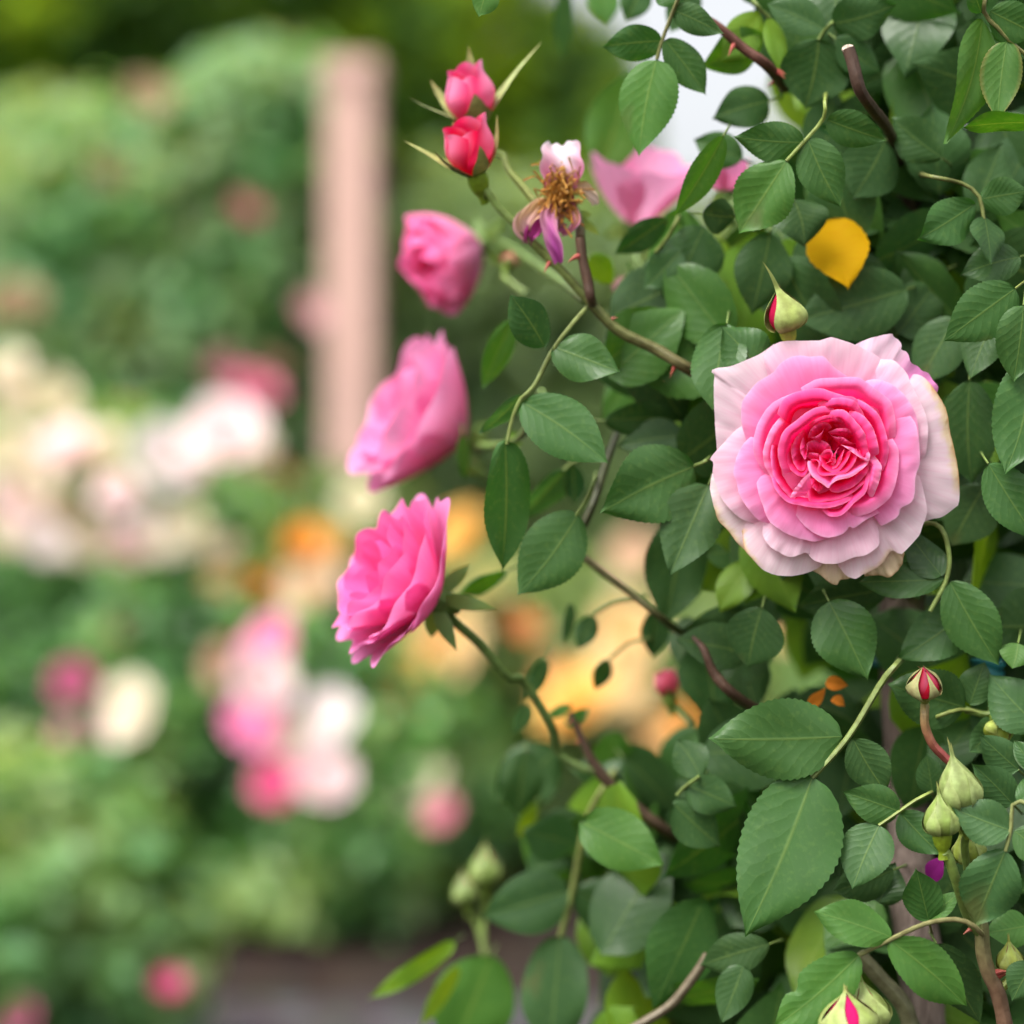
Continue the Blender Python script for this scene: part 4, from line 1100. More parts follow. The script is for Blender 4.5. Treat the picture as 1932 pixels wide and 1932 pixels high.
# spent flower
def spent():
    c = PP('A', 1270, 985, DF + .034)
    root = empty('spent_rose', c, 'spent rose with a tuft of dry orange stamens and shrivelled magenta petals', 'rose', 'pink roses on the climbing rose')
    rnd = random.Random(5)
    d = new()
    for i in range(170):
        b = c + Vector((rnd.gauss(0, .0026), rnd.uniform(-.002, .004), rnd.gauss(.000, .004)))
        an = rnd.uniform(0, 2 * math.pi)
        dr = Vector((math.cos(an) * rnd.uniform(.3, 1), -rnd.uniform(.3, 1.0), math.sin(an) * .9 + .2)).normalized()
        ln = rnd.uniform(.006, .0125)
        p1 = b + dr * ln * .55 + Vector((rnd.gauss(0, .001), 0, rnd.gauss(0, .001)))
        p2 = b + dr * ln + Vector((rnd.gauss(0, .002), 0, rnd.gauss(-.001, .002)))
        col = rnd.choice([(.62, .27, .03), (.70, .36, .06), (.50, .19, .025), (.74, .45, .14)])
        tube(d, [b, p1, p2], [.00022, .00022, .00045], [col, mix(col, (.35, .15, .03), .4)], 4, 6)
    mesh_obj('stamens', d, M_STEM, root, org=c)
    def shr(pts, wid, col, col2, seed, curl=1.2, flare=1.0):
        w = catmull([PP('A', x, y, DF + z / 1000) for x, y, z in pts], 22)
        d = new(); rows = []; uvs = []; cs = []
        for i, q in enumerate(w):
            t = i / 21
            tg = (w[min(i + 1, 21)] - w[max(i - 1, 0)]).normalized()
            s = tg.cross(Vector((0, -1, 0))).normalized(); n = s.cross(tg)
            hw = wid * (.35 + .65 * math.sin(math.pi * min(1, .12 + t * .80)) ** .8) * (1 + .08 * math.sin(t * 17 + seed))
            row, uvr, cr_ = [], [], []
            for j in range(13):
                v = j / 6 - 1
                a = v * curl
                row.append(q + s * (math.sin(a) / max(.4, curl) * hw * 1.2) - n * ((math.cos(a) - 1) / max(.4, curl) * hw) + n * (.0010 * math.sin(v * 7 + t * 15 + seed)))
                uvr.append((j / 12, t)); cr_.append(mix(col, col2, sst(0, 1, t + .2 * math.sin(v * 4 + seed))))
            rows.append(row); uvs.append(uvr); cs.append(cr_)
        grid(d, rows, uvs, cs)
        return mesh_obj('petal', d, M_PETAL, root)
    shr([(1275, 930, 36), (1280, 870, 33), (1278, 790, 33), (1272, 728, 36)], .0088, (.72, .22, .40), (.90, .80, .86), 1, 1.0)['label'] = 'faded lilac white petal standing up'
    shr([(1255, 1030, 34), (1215, 1090, 31), (1225, 1180, 30), (1250, 1260, 31), (1262, 1322, 33)], .0042, (.78, .40, .52), (.62, .12, .50), 2, 1.4)
    shr([(1240, 1020, 36), (1150, 1060, 33), (1090, 1110, 33), (1085, 1170, 35), (1130, 1205, 36)], .0042, (.74, .48, .22), (.78, .48, .50), 3, 1.2)
    shr([(1200, 1090, 36), (1150, 1150, 34), (1120, 1180, 34), (1110, 1220, 36)], .0034, (.50, .05, .32), (.55, .10, .36), 4, 1.3)
    shr([(1300, 1030, 36), (1345, 1060, 33), (1355, 1110, 32), (1320, 1160, 33), (1280, 1180, 35)], .0019, (.80, .48, .20), (.80, .32, .58), 5, 1.4)
    shr([(1290, 1040, 38), (1260, 1090, 36), (1270, 1140, 36), (1300, 1150, 37)], .0030, (.76, .55, .48), (.55, .16, .36), 6, 1.3)
    shr([(1320, 1000, 37), (1330, 1040, 35), (1310, 1075, 35)], .0020, (.70, .14, .46), (.62, .12, .45), 7, 1.2)
    shr([(1340, 930, 38), (1400, 950, 36), (1440, 1000, 36), (1448, 1030, 37)], .0026, (.78, .58, .32), (.86, .70, .62), 8, 1.0)
    d = new()
    tube(d, [c + Vector((0, .004, 0)), PP('A', 1330, 1060, DF + .042), PP('A', 1368, 1130, DF + .038), PP('A', 1374, 1200, DF + .033)], [.0050, .0036, .0022, .0021], [(.22, .24, .09), (.13, .10, .05)], 9, 18)
    mesh_obj('stem', d, M_STEM, root)
    for i, (x, y) in enumerate([(1440, 1080), (1480, 1190), (1380, 1190)]):
        d = new()
        leaf_data(d, PP('A', 1345, 1080, DF + .044), PP('A', x, y, DF + .05), .004, tint=(.16, .25, .09), nu=10, nv=4, teeth=0, seed=i, curv=.3)
        mesh_obj('sepal', d, M_LEAF, root)
spent()

# odd leaves and petals caught in the bush
d = new()
b, t_ = PP('B', 900, 1180, DF + .075), PP('B', 985, 1555, DF + .062)
leaf_data(d, b, t_, .0270, R(8), .18, .1, (.66, .37, .006), nu=30, nv=8, teeth=9, seed=4)
tag(mesh_obj('yellowed_leaf', d, M_PETAL), 'bright yellow dying leaf hanging among dark green leaves', 'leaf')
d = new()
for (a, b_, c_, s_) in [((765, 200), (880, 180), (860, 95), 1), ((860, 95), (980, 85), (990, 120), 2), ((890, 190), (950, 245), (985, 190), 3)]:
    w = [PP('G', *a, DF + .055), PP('G', *b_, DF + .048), PP('G', *c_, DF + .058)]
    leaf_data(d, w[0], w[2].lerp(w[1], .4), .0062, R(38 * s_ - 70), .8, .7, (.72, .24, .03), nu=14, nv=5, teeth=6, seed=s_)
tag(mesh_obj('withered_petals', d, M_PETAL), 'curled scrap of withered orange petal beside the thick green leaf stalk', 'petal')
d = new()
leaf_data(d, PP('G', 1425, 1165, DF + .030), PP('G', 1490, 1030, DF + .026), .0085, R(20), .5, .3, (.26, .02, .20), nu=14, nv=5, teeth=0, seed=9)
tag(mesh_obj('fallen_petal', d, M_PETAL), 'small purple fallen petal lodged against the woody stem', 'petal')
k = NT('tie_tape')
tc = k.n('ShaderNodeTexCoord')
p = k.principled(k.mixc(k.noise(300, 3, tc.outputs['Object']), (.0, .05, .055), (.0, .11, .11)), .5, .4)
k.l(p.outputs[0], k.out.inputs[0])
for (x, y, dd, lab, rr) in [(1676, 1225, .985, 'teal garden tie wound round the woody stem under the open rose', .0165), (1862, 1275, .93, 'dark teal garden tie showing between leaves near the nodding bud', .007)]:
    c = P(x, y, dd)
    d = new(); rows = []; uvs = []; cs = []
    for i in range(9):
        z = (i / 8 - .5) * (.017 if rr > .01 else .012)
        row = []
        for j in range(25):
            g = j / 24 * 2 * math.pi
            q = rr * (1 + .06 * math.sin(g * 3 + z * 500)) * (1.0 + .12 * math.sin(i * 1.7))
            row.append(c + Vector((q * math.cos(g), q * math.sin(g), z + .0014 * math.sin(g * 2))))
        rows.append(row); uvs.append([(j / 24, i / 8) for j in range(25)]); cs.append([(0, .1, .1)] * 25)
    grid(d, rows, uvs, cs)
    o = mesh_obj('garden_tie', d, k.m)
    tag(o, lab, 'garden tie', 'teal garden ties')
    md = o.modifiers.new('thick', 'SOLIDIFY'); md.thickness = .0008
# ------------------------------------------------------------------ ground
def sheet(name, x0, x1, y0, y1, z, mat, nx=2, ny=2, amp=0.0, edge=0.0):
    d = new(); rows = []; uvs = []; cs = []
    for i in range(nx + 1):
        row = []
        for j in range(ny + 1):
            x = x0 + (x1 - x0) * i / nx; y = y0 + (y1 - y0) * j / ny
            if edge and j in (0, ny):
                y += edge * noise.noise((x * 3, j, 1))
            row.append(Vector((x, y, z + (amp * noise.noise((x * 4, y * 4, 0)) if amp else 0))))
        rows.append(row); uvs.append([(i / nx, j / ny) for j in range(ny + 1)]); cs.append([(1, 1, 1)] * (ny + 1))
    grid(d, rows, uvs, cs)
    d['f'] = [f[::-1] for f in d['f']]
    o = mesh_obj(name, d, mat, org=(0, 0, z))
    tag(o, kind='structure')
    return o
sheet('ground', -400, 400, -400, 400, 0.0, ground_material('lawn', (.05, .10, .025), (.10, .17, .04), 6, .02), 4, 4)
sheet('flower_bed_soil', -9, 9, 3.7, 9.2, .012, ground_material('soil', (.022, .014, .011), (.055, .038, .030), 9, .03), 60, 40, .008, .15)
sheet('gravel_path', -9, 9, 2.35, 3.80, .030, ground_material('gravel', (.022, .019, .018), (.14, .125, .125), 9, .02), 60, 20, .004, .12)
sheet('near_bed_soil', -9, 9, -3, 2.5, .022, ground_material('near_soil', (.022, .014, .011), (.055, .038, .030), 9, .03), 40, 30, .008, .1)

# ------------------------------------------------------------------ far foliage
def hexleaf(d, c, ax, nrm, Ln, W, tint):
    s = nrm.cross(ax)
    b = len(d['v'])
    base, tip = c - ax * Ln * .5, c + ax * Ln * .5 - nrm * Ln * .12
    l1 = c - ax * Ln * .22 + s * W * .46 + nrm * W * .10; l2 = c + ax * Ln * .14 + s * W * .48 + nrm * W * .08
    r1 = c - ax * Ln * .22 - s * W * .46 + nrm * W * .10; r2 = c + ax * Ln * .14 - s * W * .48 + nrm * W * .08
    d['v'] += [base, l1, l2, tip, r2, r1]
    d['uv'] += [(0, .5), (.28, 1), (.64, 1), (1, .5), (.64, 0), (.28, 0)]
    d['c'] += [tint] * 6
    d['f'] += [(b, b + 1, b + 2, b + 3), (b, b + 3, b + 4, b + 5)]

def fill(d, c, rad, n, Ln, cols, rnd, up=.5, gap=-.40, freq=1.6):
    k = 0
    while k < n:
        v = Vector((rnd.gauss(0, 1), rnd.gauss(0, 1), rnd.gauss(0, 1))).normalized()
        q = rnd.random() ** .33
        lump = 1 + .22 * noise.noise((v.x * 2.3 + c.x, v.y * 2.3, v.z * 2.3 + c.z)) + .14 * noise.noise((v.x * 6, v.y * 6 + c.x, v.z * 6))
        p = Vector((c.x + v.x * rad[0] * q * lump, c.y + v.y * rad[1] * q * lump, c.z + v.z * rad[2] * q * lump))
        if p.z < .04:
            k += 1; continue
        cl = noise.noise((p.x * freq / Ln * .2, p.y * freq / Ln * .2, p.z * freq / Ln * .2))
        if cl < gap and rnd.random() < .75:       # gaps between clumps
            k += 1; continue
        t = .5 + 1.1 * cl + .5 * noise.noise((p.x * .4 / Ln * .1, p.y * .4 / Ln * .1, 7 + p.z * .4 / Ln * .1)) + rnd.gauss(0, .16)
        i = max(0, min(len(cols) - 1.001, t * (len(cols) - 1)))
        j = int(i)
        tint = vary(mix(cols[j], cols[j + 1], i - j), .16, rnd)
        nrm = (v * .6 + Vector((rnd.gauss(0, .45), rnd.gauss(0, .45), up + rnd.gauss(0, .35)))).normalized()
        ax = Vector((rnd.gauss(0, 1), rnd.gauss(0, 1), rnd.gauss(-.3, .6)))
        ax = (ax - nrm * ax.dot(nrm)).normalized()
        L_ = Ln * rnd.uniform(.7, 1.3)
        hexleaf(d, p, ax, nrm, L_, L_ * rnd.uniform(.55, .7), tint)
        k += 1

GREENS = [(0.039, 0.133, 0.040), (0.105, 0.279, 0.074), (0.208, 0.420, 0.110), (0.306, 0.420, 0.171)]
LIMES = [(.030, .085, .015), (.055, .14, .02), (.10, .21, .03), (.20, .32, .03)]
TREEG = [(0.007, 0.030, 0.001), (0.040, 0.115, 0.001), (0.149, 0.270, 0.001), (0.299, 0.419, 0.003)]
PALEG = [(.08, .16, .06), (.14, .23, .09), (.20, .30, .13), (.24, .34, .15)]

def bush(name, label, cat, ells, Ln, cols, seed, stems=6, group='rose bushes in the flower bed', up=.5):
    rnd = random.Random(seed)
    d = new()
    cs = []
    for (x, y, dp, rx, ry, rz, n) in ells:
        c = P(x, y, dp); s = K * dp
        cs.append((c, rx * s, ry, rz * s))
        fill(d, c, (rx * s, ry, rz * s), n, Ln, cols, rnd, up)
    base = Vector((sum(c[0].x for c in cs) / len(cs), sum(c[0].y for c in cs) / len(cs), .012))
    root = empty(name, base, label, cat, group)
    mesh_obj('foliage', d, M_FARLEAF, root, org=base)
    for i in range(stems):
        c, rx, ry, rz = cs[i % len(cs)]
        dd = new()
        b = base + Vector((rnd.uniform(-.12, .12), rnd.uniform(-.1, .1), 0))
        e = c + Vector((rnd.uniform(-.6, .6) * rx, rnd.uniform(-.5, .5) * ry, rnd.uniform(-.2, .6) * rz))
        m = b.lerp(e, .5) + Vector((0, 0, .12 * (e - b).length))
        tube(dd, [b, m, e], [.012, .008, .004], [(.10, .08, .05), (.10, .14, .05)], 6)
        mesh_obj('stem', dd, M_BARK, root)
    return root

bush('rose_bush', 'low leafy rose bush with two deep pink blooms, nearest to the gravel path', 'rose bush',
     [(60, 1690, 3.2, 300, .30, 290, 2600), (290, 1780, 3.25, 130, .25, 200, 700), (-280, 1700, 3.2, 260, .3, 300, 900), (-750, 1720, 3.25, 300, .3, 290, 1000), (40, 2150, 3.2, 330, .3, 330, 1100)], .050, [(0.044, 0.161, 0.067), (0.122, 0.321, 0.110), (0.226, 0.420, 0.176), (0.306, 0.420, 0.197)], 31)
bush('rose_bush', 'dense rose bush carrying mixed white, pink and mauve blooms over dark gaps', 'rose bush',
     [(330, 1330, 4.75, 330, .40, 260, 4200), (640, 1420, 4.7, 290, .40, 260, 3600), (560, 1680, 4.6, 300, .36, 150, 1900), (690, 1560, 4.5, 160, .3, 170, 1200), (60, 1270, 4.9, 260, .4, 240, 2200), (-330, 1380, 4.8, 260, .4, 280, 1500), (880, 1480, 4.9, 120, .3, 220, 1200)], .050, [(0.022, 0.109, 0.033), (0.085, 0.281, 0.075), (0.191, 0.420, 0.119), (0.295, 0.420, 0.159)], 32, stems=10)
bush('rose_bush', 'tall rose bush crowded with white and cream blooms', 'rose bush',
     [(130, 960, 5.3, 270, .42, 230, 3000), (380, 1010, 5.3, 170, .40, 190, 1800), (130, 1200, 5.3, 260, .40, 230, 1400), (-200, 960, 5.3, 200, .4, 240, 900), (-560, 1000, 5.4, 260, .42, 230, 1500), (-560, 1240, 5.4, 280, .42, 200, 800)], .052, GREENS[1:] + LIMES[3:], 33)
bush('rose_bush', 'wide rose bush covered in yellow and apricot blooms', 'rose bush',
     [(640, 975, 5.6, 150, .30, 95, 1100), (620, 1090, 5.2, 190, .40, 130, 1900), (830, 1180, 5.2, 220, .42, 190, 2200), (1060, 1230, 5.2, 220, .42, 200, 2200), (1280, 1260, 5.2, 170, .4, 190, 1400), (800, 1400, 5.2, 300, .40, 200, 1800), (1150, 1480, 5.2, 260, .4, 220, 1500)], .052, [(.06, .12, .035), (.12, .20, .05), (.18, .28, .07), (.24, .33, .09)], 34, stems=9)
bush('climbing_rose', 'tall wall of climbing rose foliage with a few mauve blooms, left of the pale pillar', 'climbing rose',
     [(120, 520, 7.6, 290, .60, 360, 5200), (430, 500, 7.6, 230, .60, 370, 4300), (520, 280, 7.6, 190, .5, 220, 2000), (500, 175, 7.5, 150, .4, 85, 1500), (400, 260, 7.5, 190, .4, 120, 1500), (250, 850, 7.6, 400, .6, 260, 3000), (-250, 560, 7.6, 240, .6, 400, 1500), (-650, 620, 7.6, 270, .6, 380, 1600), (-500, 1000, 7.6, 420, .6, 260, 1200), (250, 1150, 7.6, 420, .6, 260, 1500)], .075, [(0.093, 0.298, 0.123), (0.215, 0.440, 0.209), (0.317, 0.440, 0.289), (0.317, 0.440, 0.209)], 35, stems=10, group='climbing roses behind the beds')
bush('climbing_rose', 'pale green mass of climbing rose foliage, right of the pale pillar', 'climbing rose',
     [(860, 560, 8.2, 170, .60, 260, 3000), (1030, 560, 8.2, 200, .60, 240, 3000), (1230, 640, 8.2, 220, .6, 250, 3000), (950, 860, 8.2, 330, .6, 250, 2600), (1250, 900, 8.2, 300, .6, 260, 2000), (1050, 1130, 8.2, 420, .6, 200, 1200), (1480, 800, 8.2, 250, .6, 300, 1600)], .075, PALEG, 36, stems=9, group='climbing roses behind the beds')

def tree(label, base, ells, Ln, cols, seed, trunk_r=.13):
    rnd = random.Random(seed)
    root = empty('tree', base, label, 'tree', 'trees beyond the garden')
    dd = new()
    top = P(*ells[0][:3])
    tube(dd, [base, base.lerp(top, .5) + Vector((rnd.uniform(-.1, .1), 0, 0)), top], [trunk_r * 1.3, trunk_r, trunk_r * .45], [(.12, .09, .065)] * 2, 10)
    tr = mesh_obj('trunk', dd, M_BARK, root)
    d = new()
    for (x, y, dp, rx, ry, rz, n) in ells:
        s = K * dp
        c = P(x, y, dp)
        fill(d, c, (rx * s, ry, rz * s), n, Ln, cols, rnd, .35, gap=-.28, freq=1.3)
        dl = new()
        b = base.lerp(top, rnd.uniform(.35, .75))
        tube(dl, [b, b.lerp(c, .5) + Vector((0, 0, .15)), c], [trunk_r * .5, trunk_r * .35, trunk_r * .15], [(.12, .09, .065)] * 2, 7)
        mesh_obj('limb', dl, M_BARK, root)
    mesh_obj('crown', d, M_TREELEAF, root, org=top)
tree('dark tree with yellow green leaves beyond the left rose wall', Vector((-3.2, 13.4, 0)), [(150, 60, 13, 330, 1.2, 200, 3600), (-180, 0, 13.2, 250, 1.2, 330, 2000), (420, 20, 13.4, 260, 1.2, 190, 2700), (150, 420, 13.8, 500, .9, 300, 2600), (200, -260, 13, 420, 1.2, 260, 2600)], .13, TREEG, 51)
tree('bright green tree standing behind the pale pillar', Vector((-.55, 14.2, 0)), [(820, 120, 14, 230, 1.2, 250, 3400), (640, -20, 14, 200, 1.2, 220, 2200), (1060, 230, 14, 165, 1.0, 230, 2900), (1140, 240, 14, 90, .8, 170, 1500), (860, 430, 14.5, 260, .9, 320, 3200), (830, -260, 14, 300, 1.2, 240, 2400), (1080, 500, 14.6, 210, .9, 250, 2200)], .13, TREEG, 52)
tree('tree with dense low foliage far behind the climbing rose', Vector((1.9, 15, 0)), [(1320, 700, 14.5, 330, 1.2, 330, 3600), (1650, 560, 15, 360, 1.2, 420, 3200), (1750, 900, 15, 400, 1.2, 320, 1800)], .13, PALEG, 53)

def treeline():
    rnd = random.Random(61)
    d = new()
    for i in range(30):
        x = -27 + i * 1.9
        if -1.5 < x < 4.5: continue
        h = rnd.uniform(2.2, 3.6)
        fill(d, Vector((x, 24 + rnd.uniform(-1, 1.5), h * .75)), (1.7, 1.3, h), 700, .30, TREEG, rnd, .35, gap=-.3)
    o = mesh_obj('treeline', d, M_TREELEAF, org=(0, 24, 0))
    tag(o, 'far off line of dark green trees closing the garden', 'treeline', kind='stuff')
treeline()

# ------------------------------------------------------------------ the pale pillar
def pillar():
    b = P(664, 966, 7.0); b.z = 0.0
    root = empty('pillar', b, 'pale pink rendered pillar with a moulded cap rising among the rose bushes', 'pillar')
    top = P(664, 118, 7.0).z
    def slab(name, w, z0, z1, bev=.012):
        bm_v = []
        h = w / 2
        d = new()
        ring = [(-h + bev, -h), (h - bev, -h), (h, -h + bev), (h, h - bev), (h - bev, h), (-h + bev, h), (-h, h - bev), (-h, -h + bev)]
        for z, k_ in ((z0, .97), (z0 + bev, 1), (z1 - bev, 1), (z1, .95)):
            d['v'] += [Vector((b.x + x * k_, b.y + y * k_, z)) for x, y in ring]
        d['uv'] = [(0, 0)] * 32; d['c'] = [(1, 1, 1)] * 32
        for i in range(3):
            for j in range(8):
                d['f'].append((i * 8 + j, i * 8 + (j + 1) % 8, (i + 1) * 8 + (j + 1) % 8, (i + 1) * 8 + j))
        d['f'] += [tuple(range(7, -1, -1)), tuple(range(24, 32))]
        return mesh_obj(name, d, M_PILLAR, root, smooth=False)
    slab('plinth', .24, .0, .22)
    slab('shaft', .165, .223, top - .12)
    slab('collar', .175, top - .117, top - .083)
    slab('cap', .187, top - .08, top)
pillar()

# ------------------------------------------------------------------ blooms of the beds
def far_bloom_mesh(seed, kind):
    rnd = random.Random(seed)
    d = new()
    fr = (Vector((0, 0, 1)), Vector((1, 0, 0)), Vector((0, -1, 0)))
    lay = {'full': [(3, .30, .55, 1.3, .62, 0, 0), (5, .55, .66, 1.0, .58, .05, .05), (6, .80, .66, .85, .54, .15, .10), (7, 1.0, .52, .75, .5, .2, .2)],
           'cup': [(3, .35, .75, 1.3, .62, 0, 0), (5, .62, .90, 1.0, .6, .0, .0), (5, .85, .95, .95, .56, .08, .02)],
           'open': [(3, .25, .35, 1.3, .6, 0, .1), (5, .70, .50, .9, .5, .15, .2), (6, 1.0, .38, .75, .5, .2, .35)]}[kind]
    for (cnt, Rr, H, w, k_, cu, li) in lay:
        off = rnd.uniform(0, 6)
        for i in range(cnt):
            p = cup_petal(Vector((0, 0, 0)), fr, off + i * 6.283 / cnt, Rr * rnd.uniform(.92, 1.08), H * rnd.uniform(.92, 1.08), w, k_, cu, li, (1, 1, 1), (.99, .92, .88), nt=8, nv=6, seed=seed * 91 + i + int(Rr * 100))
            b = len(d['v'])
            d['v'] += p['v']; d['uv'] += p['uv']; d['c'] += p['c']
            d['f'] += [tuple(x + b for x in f) for f in p['f']]
    o = mesh_obj('proto', d, M_FARPETAL, org=(0, 0, 0))
    me = o.data
    bpy.data.objects.remove(o)
    me.name = 'bed_rose_' + kind
    return me
FARM = [far_bloom_mesh(1, 'full'), far_bloom_mesh(2, 'cup'), far_bloom_mesh(3, 'open'), far_bloom_mesh(4, 'full')]

WHT, CRM, PKW, LEM = (.90, .85, .84), (.86, .78, .62), (.92, .76, .77), (.80, .75, .54)
YEL, ORG_, PCH, APR = (.92, .60, .17), (.92, .40, .05), (.88, .48, .22), (.92, .72, .38)
PNK, DPK, MAU, RED = (.88, .28, .52), (.80, .15, .34), (.48, .13, .20), (.42, .07, .05)
TNB = (.56, .34, .24); LPK = (.88, .46, .58)
GW, GY, GM, GH = 'white roses on the tall bush', 'yellow roses on the wide bush', 'mixed roses on the dense bush', 'roses on the climbing wall'
rb = random.Random(9)
def far_bloom(x, y, r, dp, col, label, group):
    o = bpy.data.objects.new('rose_bloom', rb.choice(FARM))
    COL.objects.link(o)
    s = r * (.80 if group == GW else .74) * K * dp
    o.scale = (s, s, s * rb.uniform(.85, 1.1))
    o.location = P(x, y, dp)
    ax = Vector((rb.uniform(-.6, .6), -rb.uniform(.5, 1.0), rb.uniform(.2, .9))).normalized()
    o.rotation_mode = 'QUATERNION'
    from mathutils import Quaternion
    o.rotation_quaternion = ax.to_track_quat('Z', 'Y') @ Quaternion((0, 0, 1), rb.uniform(0, 6.28))
    o.color = (*col, 1)
    tag(o, label, 'rose', group)
W_, Y_, M_, H_ = 4.72, 4.72, 4.28, 6.9
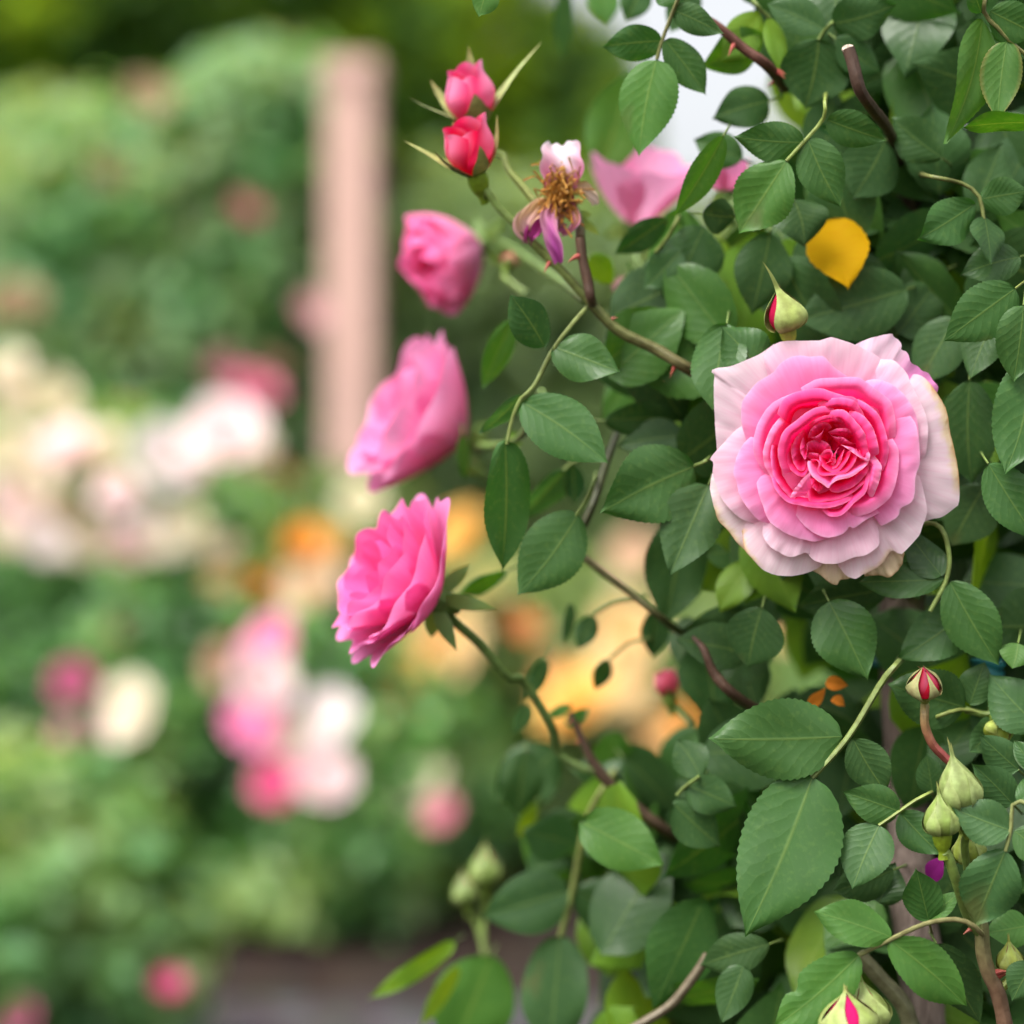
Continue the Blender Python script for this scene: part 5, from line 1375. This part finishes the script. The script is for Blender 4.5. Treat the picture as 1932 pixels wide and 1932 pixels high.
FAR = [
 (110, 862, 62, W_, PKW, 'blush white rose at the heart of the tall white bush', GW),
 (190, 868, 56, W_ + .05, CRM, 'cream rose right beside the blush white one on the tall bush', GW),
 (315, 866, 64, W_ - .1, WHT, 'round pure white rose, lower left of the brightest pair', GW),
 (425, 822, 68, W_ - .1, PKW, 'brightest white rose of the pair nearest the pale pillar', GW),
 (462, 850, 46, W_, CRM, 'cream rose tucked behind the brightest white rose', GW),
 (98, 758, 46, W_ + .2, LEM, 'small cream yellow rose at the top of the white bush', GW),
 (30, 748, 46, W_ + .2, CRM, 'dim cream rose at the top left corner of the white bush', GW),
 (18, 700, 40, W_ + .3, CRM, 'highest cream rose on the white bush', GW),
 (18, 852, 44, W_, LEM, 'pale lemon rose left of the blush white rose', GW),
 (28, 950, 58, W_, PKW, 'blush rose below the lemon one on the white bush', GW),
 (130, 965, 54, W_, CRM, 'cream rose above the lowest white pair', GW),
 (78, 1045, 64, W_ - .1, WHT, 'white rose low on the white bush', GW),
 (238, 1030, 62, W_ - .1, PKW, 'blush cream rose low on the right of the white bush', GW),
 (170, 1020, 44, W_, CRM, 'cream rose squeezed between the two low white roses', GW),
 (355, 1005, 46, W_ + .1, LEM, 'dim greenish cream rose between the white and yellow bushes', GW),
 (410, 1062, 52, W_, CRM, 'cream rose left of the small orange rose', GW),
 (422, 1112, 42, W_, APR, 'yellow cream rose under the cream one beside the orange rose', GW),
 (15, 1020, 40, W_, CRM, 'cream rose cut by the picture edge beside the low white rose', GW),
 (60, 905, 42, W_ - .1, CRM, 'small cream rose under the lemon rose at the left', GW),
 (222, 935, 42, W_ - .1, PKW, 'small blush rose below the cream one beside the blush white rose', GW),
 (300, 1010, 44, W_ - .1, CRM, 'cream rose right of the low blush cream rose', GW),
 (150, 800, 38, W_ + .1, CRM, 'small cream rose between the top lemon rose and the blush white one', GW),
 (255, 985, 38, W_ - .1, WHT, 'little white rose just above the low blush cream rose', GW),
 (375, 905, 40, W_ - .1, PKW, 'small blush rose hanging under the brightest pair', GW),
 (575, 1024, 42, Y_, ORG_, 'upper orange rose on the yellow bush', GY),
 (502, 1112, 40, Y_, ORG_, 'lower orange rose beside the white ones', GY),
 (592, 1112, 66, Y_, (.92, .78, .58), 'big pale cream rose touching the ruffled pink rose', GY),
 (640, 1050, 56, Y_ + .1, APR, 'pale yellow rose under the upper orange one', GY),
 (682, 952, 44, Y_ + .2, LEM, 'dim greenish white rose highest on the yellow bush', GY),
 (738, 1300, 74, Y_ - .1, (.92, .52, .14), 'large orange yellow rose below the ruffled pink rose', GY),
 (835, 1210, 72, Y_, APR, 'large golden rose behind the bare green stem', GY),
 (985, 1192, 50, Y_, PCH, 'apricot rose between the bare stem and the small hanging leaves', GY),
 (870, 1012, 56, Y_, YEL, 'golden rose half hidden by the tall hanging leaf', GY),
 (925, 1112, 50, Y_ + .1, (.74, .70, .30), 'greenish yellow rose under the tall hanging leaf', GY),
 (1092, 1335, 76, Y_ - .1, YEL, 'large yellow rose right of the stem fork', GY),
 (1180, 1195, 66, Y_, APR, 'pale yellow rose behind the small hanging leaves', GY),
 (1165, 1290, 62, Y_, APR, 'pale yellow rose above the large yellow one', GY),
 (1245, 1395, 62, Y_, APR, 'lowest pale yellow rose, left of the biggest leaf', GY),
 (1300, 1362, 44, Y_, YEL, 'small yellow rose between the lowest one and the large leaf', GY),
 (1052, 1290, 46, Y_, PCH, 'peach rose touching the lower green stem', GY),
 (1195, 1050, 48, Y_ + .2, (.72, .52, .36), 'dull peach rose under the broad green leaf', GY),
 (1432, 1165, 46, Y_, APR, 'pale yellow rose glimpsed below the open pink rose', GY),
 (1500, 1180, 50, Y_, APR, 'pale yellow rose glimpsed right of the other glimpsed one', GY),
 (1240, 1800, 44, Y_, PCH, 'apricot rose low behind the bluish leaf spray', GY),
 (512, 1222, 58, M_, PNK, 'bright pink top rose of the stacked trio', GM),
 (490, 1288, 60, M_ - .1, PKW, 'white middle rose of the stacked trio', GM),
 (478, 1368, 52, M_, PNK, 'pink lowest rose of the stacked trio', GM),
 (425, 1255, 44, M_ + .1, TNB, 'dull beige rose left of the stacked trio', GM),
 (622, 1358, 60, M_, WHT, 'white rose, upper right of the white cluster', GM),
 (575, 1412, 58, M_, CRM, 'cream rose in the middle of the white cluster', GM),
 (605, 1468, 62, M_ - .05, PKW, 'blush white rose, lowest of the white cluster', GM),
 (520, 1478, 46, M_ - .15, DPK, 'deep pink rose at the lower left of the white cluster', GM),
 (245, 1338, 62, M_, CRM, 'single cream rose on the dense bush', GM),
 (138, 1290, 42, M_, (.56, .13, .27), 'dark pink rose left of the single cream one', GM),
 (150, 1395, 50, M_ + .1, (.60, .24, .32), 'dusky mauve rose under the dark pink one', GM),
 (250, 1180, 46, M_ + .2, (.52, .20, .19), 'dusky red rose above the single cream one', GM),
 (262, 1482, 40, M_ + .1, (.22, .05, .06), 'dark wine rose in the shadowed gap', GM),
 (838, 1545, 54, M_ - .1, LPK, 'soft pink rose, rightmost on the dense bush', GM),
 (798, 1482, 54, M_ + .1, CRM, 'cream rose above the rightmost soft pink one', GM),
 (705, 1572, 42, M_ + .1, (.46, .38, .26), 'faded tan rose left of the rightmost pink one', GM),
 (318, 1872, 48, 2.92, (.80, .19, .42), 'vivid pink rose low over the gravel path', 'pink roses on the low bush'),
 (40, 1918, 38, 2.92, (.76, .20, .40), 'deep pink rose in the bottom corner of the low bush', 'pink roses on the low bush'),
 (195, 340, 42, H_, TNB, 'round faded tan rose high on the climbing wall', GH),
 (450, 408, 48, H_, (.66, .20, .28), 'mauve pink rose between the tan one and the pillar', GH),
 (584, 588, 34, H_ - .15, (.88, .52, .54), 'pale pink rose overlapping the pillar', GH),
 (425, 705, 48, H_, (.60, .32, .36), 'greyish mauve rose above the brightest white rose', GH),
 (478, 742, 52, H_ - .1, (.72, .22, .34), 'dusky pink rose touching the greyish mauve one', GH),
 (510, 700, 40, H_, (.48, .33, .22), 'brownish rose beside the dusky pink one', GH),
 (520, 920, 42, H_ - .5, RED, 'rust red rose at the foot of the pillar', GH),
 (225, 800, 42, H_, (.44, .12, .06), 'rust rose just above the white bush', GH),
 (30, 580, 54, H_, (.40, .29, .17), 'tawny orange rose at the far left of the climbing wall', GH),
 (278, 185, 44, H_, (.46, .32, .20), 'faint tan rose near the top of the climbing wall', GH),
]
for f_ in FAR:
    far_bloom(*f_)
# ------------------------------------------------------------------ camera and light
cam = bpy.data.cameras.new('camera')
co = bpy.data.objects.new('camera', cam)
COL.objects.link(co)
co.location = CAMPOS
co.rotation_euler = (R(90), 0, 0)
cam.sensor_fit = 'HORIZONTAL'
cam.sensor_width = 24.0
cam.lens = 50.0
cam.clip_start = .02
cam.clip_end = 2000
cam.dof.use_dof = True
cam.dof.focus_distance = FOCUS
cam.dof.aperture_fstop = 2.3
cam.dof.aperture_blades = 0
S.camera = co

az = math.atan2(-.55, -.58)
el = R(58)
sd = Vector((math.sin(az) * math.cos(el), math.cos(az) * math.cos(el), math.sin(el)))
sun = bpy.data.lights.new('sun', 'SUN')
sun.energy = 1.3
sun.angle = R(25)
sun.color = (1.0, .95, .88)
so = bpy.data.objects.new('sun', sun)
COL.objects.link(so)
so.rotation_mode = 'QUATERNION'
so.rotation_quaternion = sd.to_track_quat('Z', 'Y')
so.location = (0, 0, 30)

w = bpy.data.worlds.new('World')
S.world = w
w.use_nodes = True
nt = w.node_tree
nt.nodes.clear()
sky = nt.nodes.new('ShaderNodeTexSky')
sky.sky_type = 'NISHITA'
sky.sun_disc = False
sky.sun_elevation = el
sky.sun_rotation = az
sky.dust_density = 6.0
sky.air_density = 1.0
sky.ozone_density = .6
hs = nt.nodes.new('ShaderNodeHueSaturation')
hs.inputs['Saturation'].default_value = .18
bg = nt.nodes.new('ShaderNodeBackground')
bg.inputs[1].default_value = .15
ow = nt.nodes.new('ShaderNodeOutputWorld')
nt.links.new(sky.outputs[0], hs.inputs['Color'])
nt.links.new(hs.outputs[0], bg.inputs[0])
nt.links.new(bg.outputs[0], ow.inputs[0])

S.render.engine = 'CYCLES'
S.view_settings.view_transform = 'Standard'
S.view_settings.look = 'None'
S.view_settings.exposure = 1.08
S.view_settings.gamma = 1
S.cycles.use_denoising = True
S.cycles.max_bounces = 10
S.cycles.diffuse_bounces = 8
S.cycles.glossy_bounces = 2
S.cycles.transmission_bounces = 6
S.cycles.transparent_max_bounces = 4
S.cycles.caustics_reflective = False
S.cycles.caustics_refractive = False
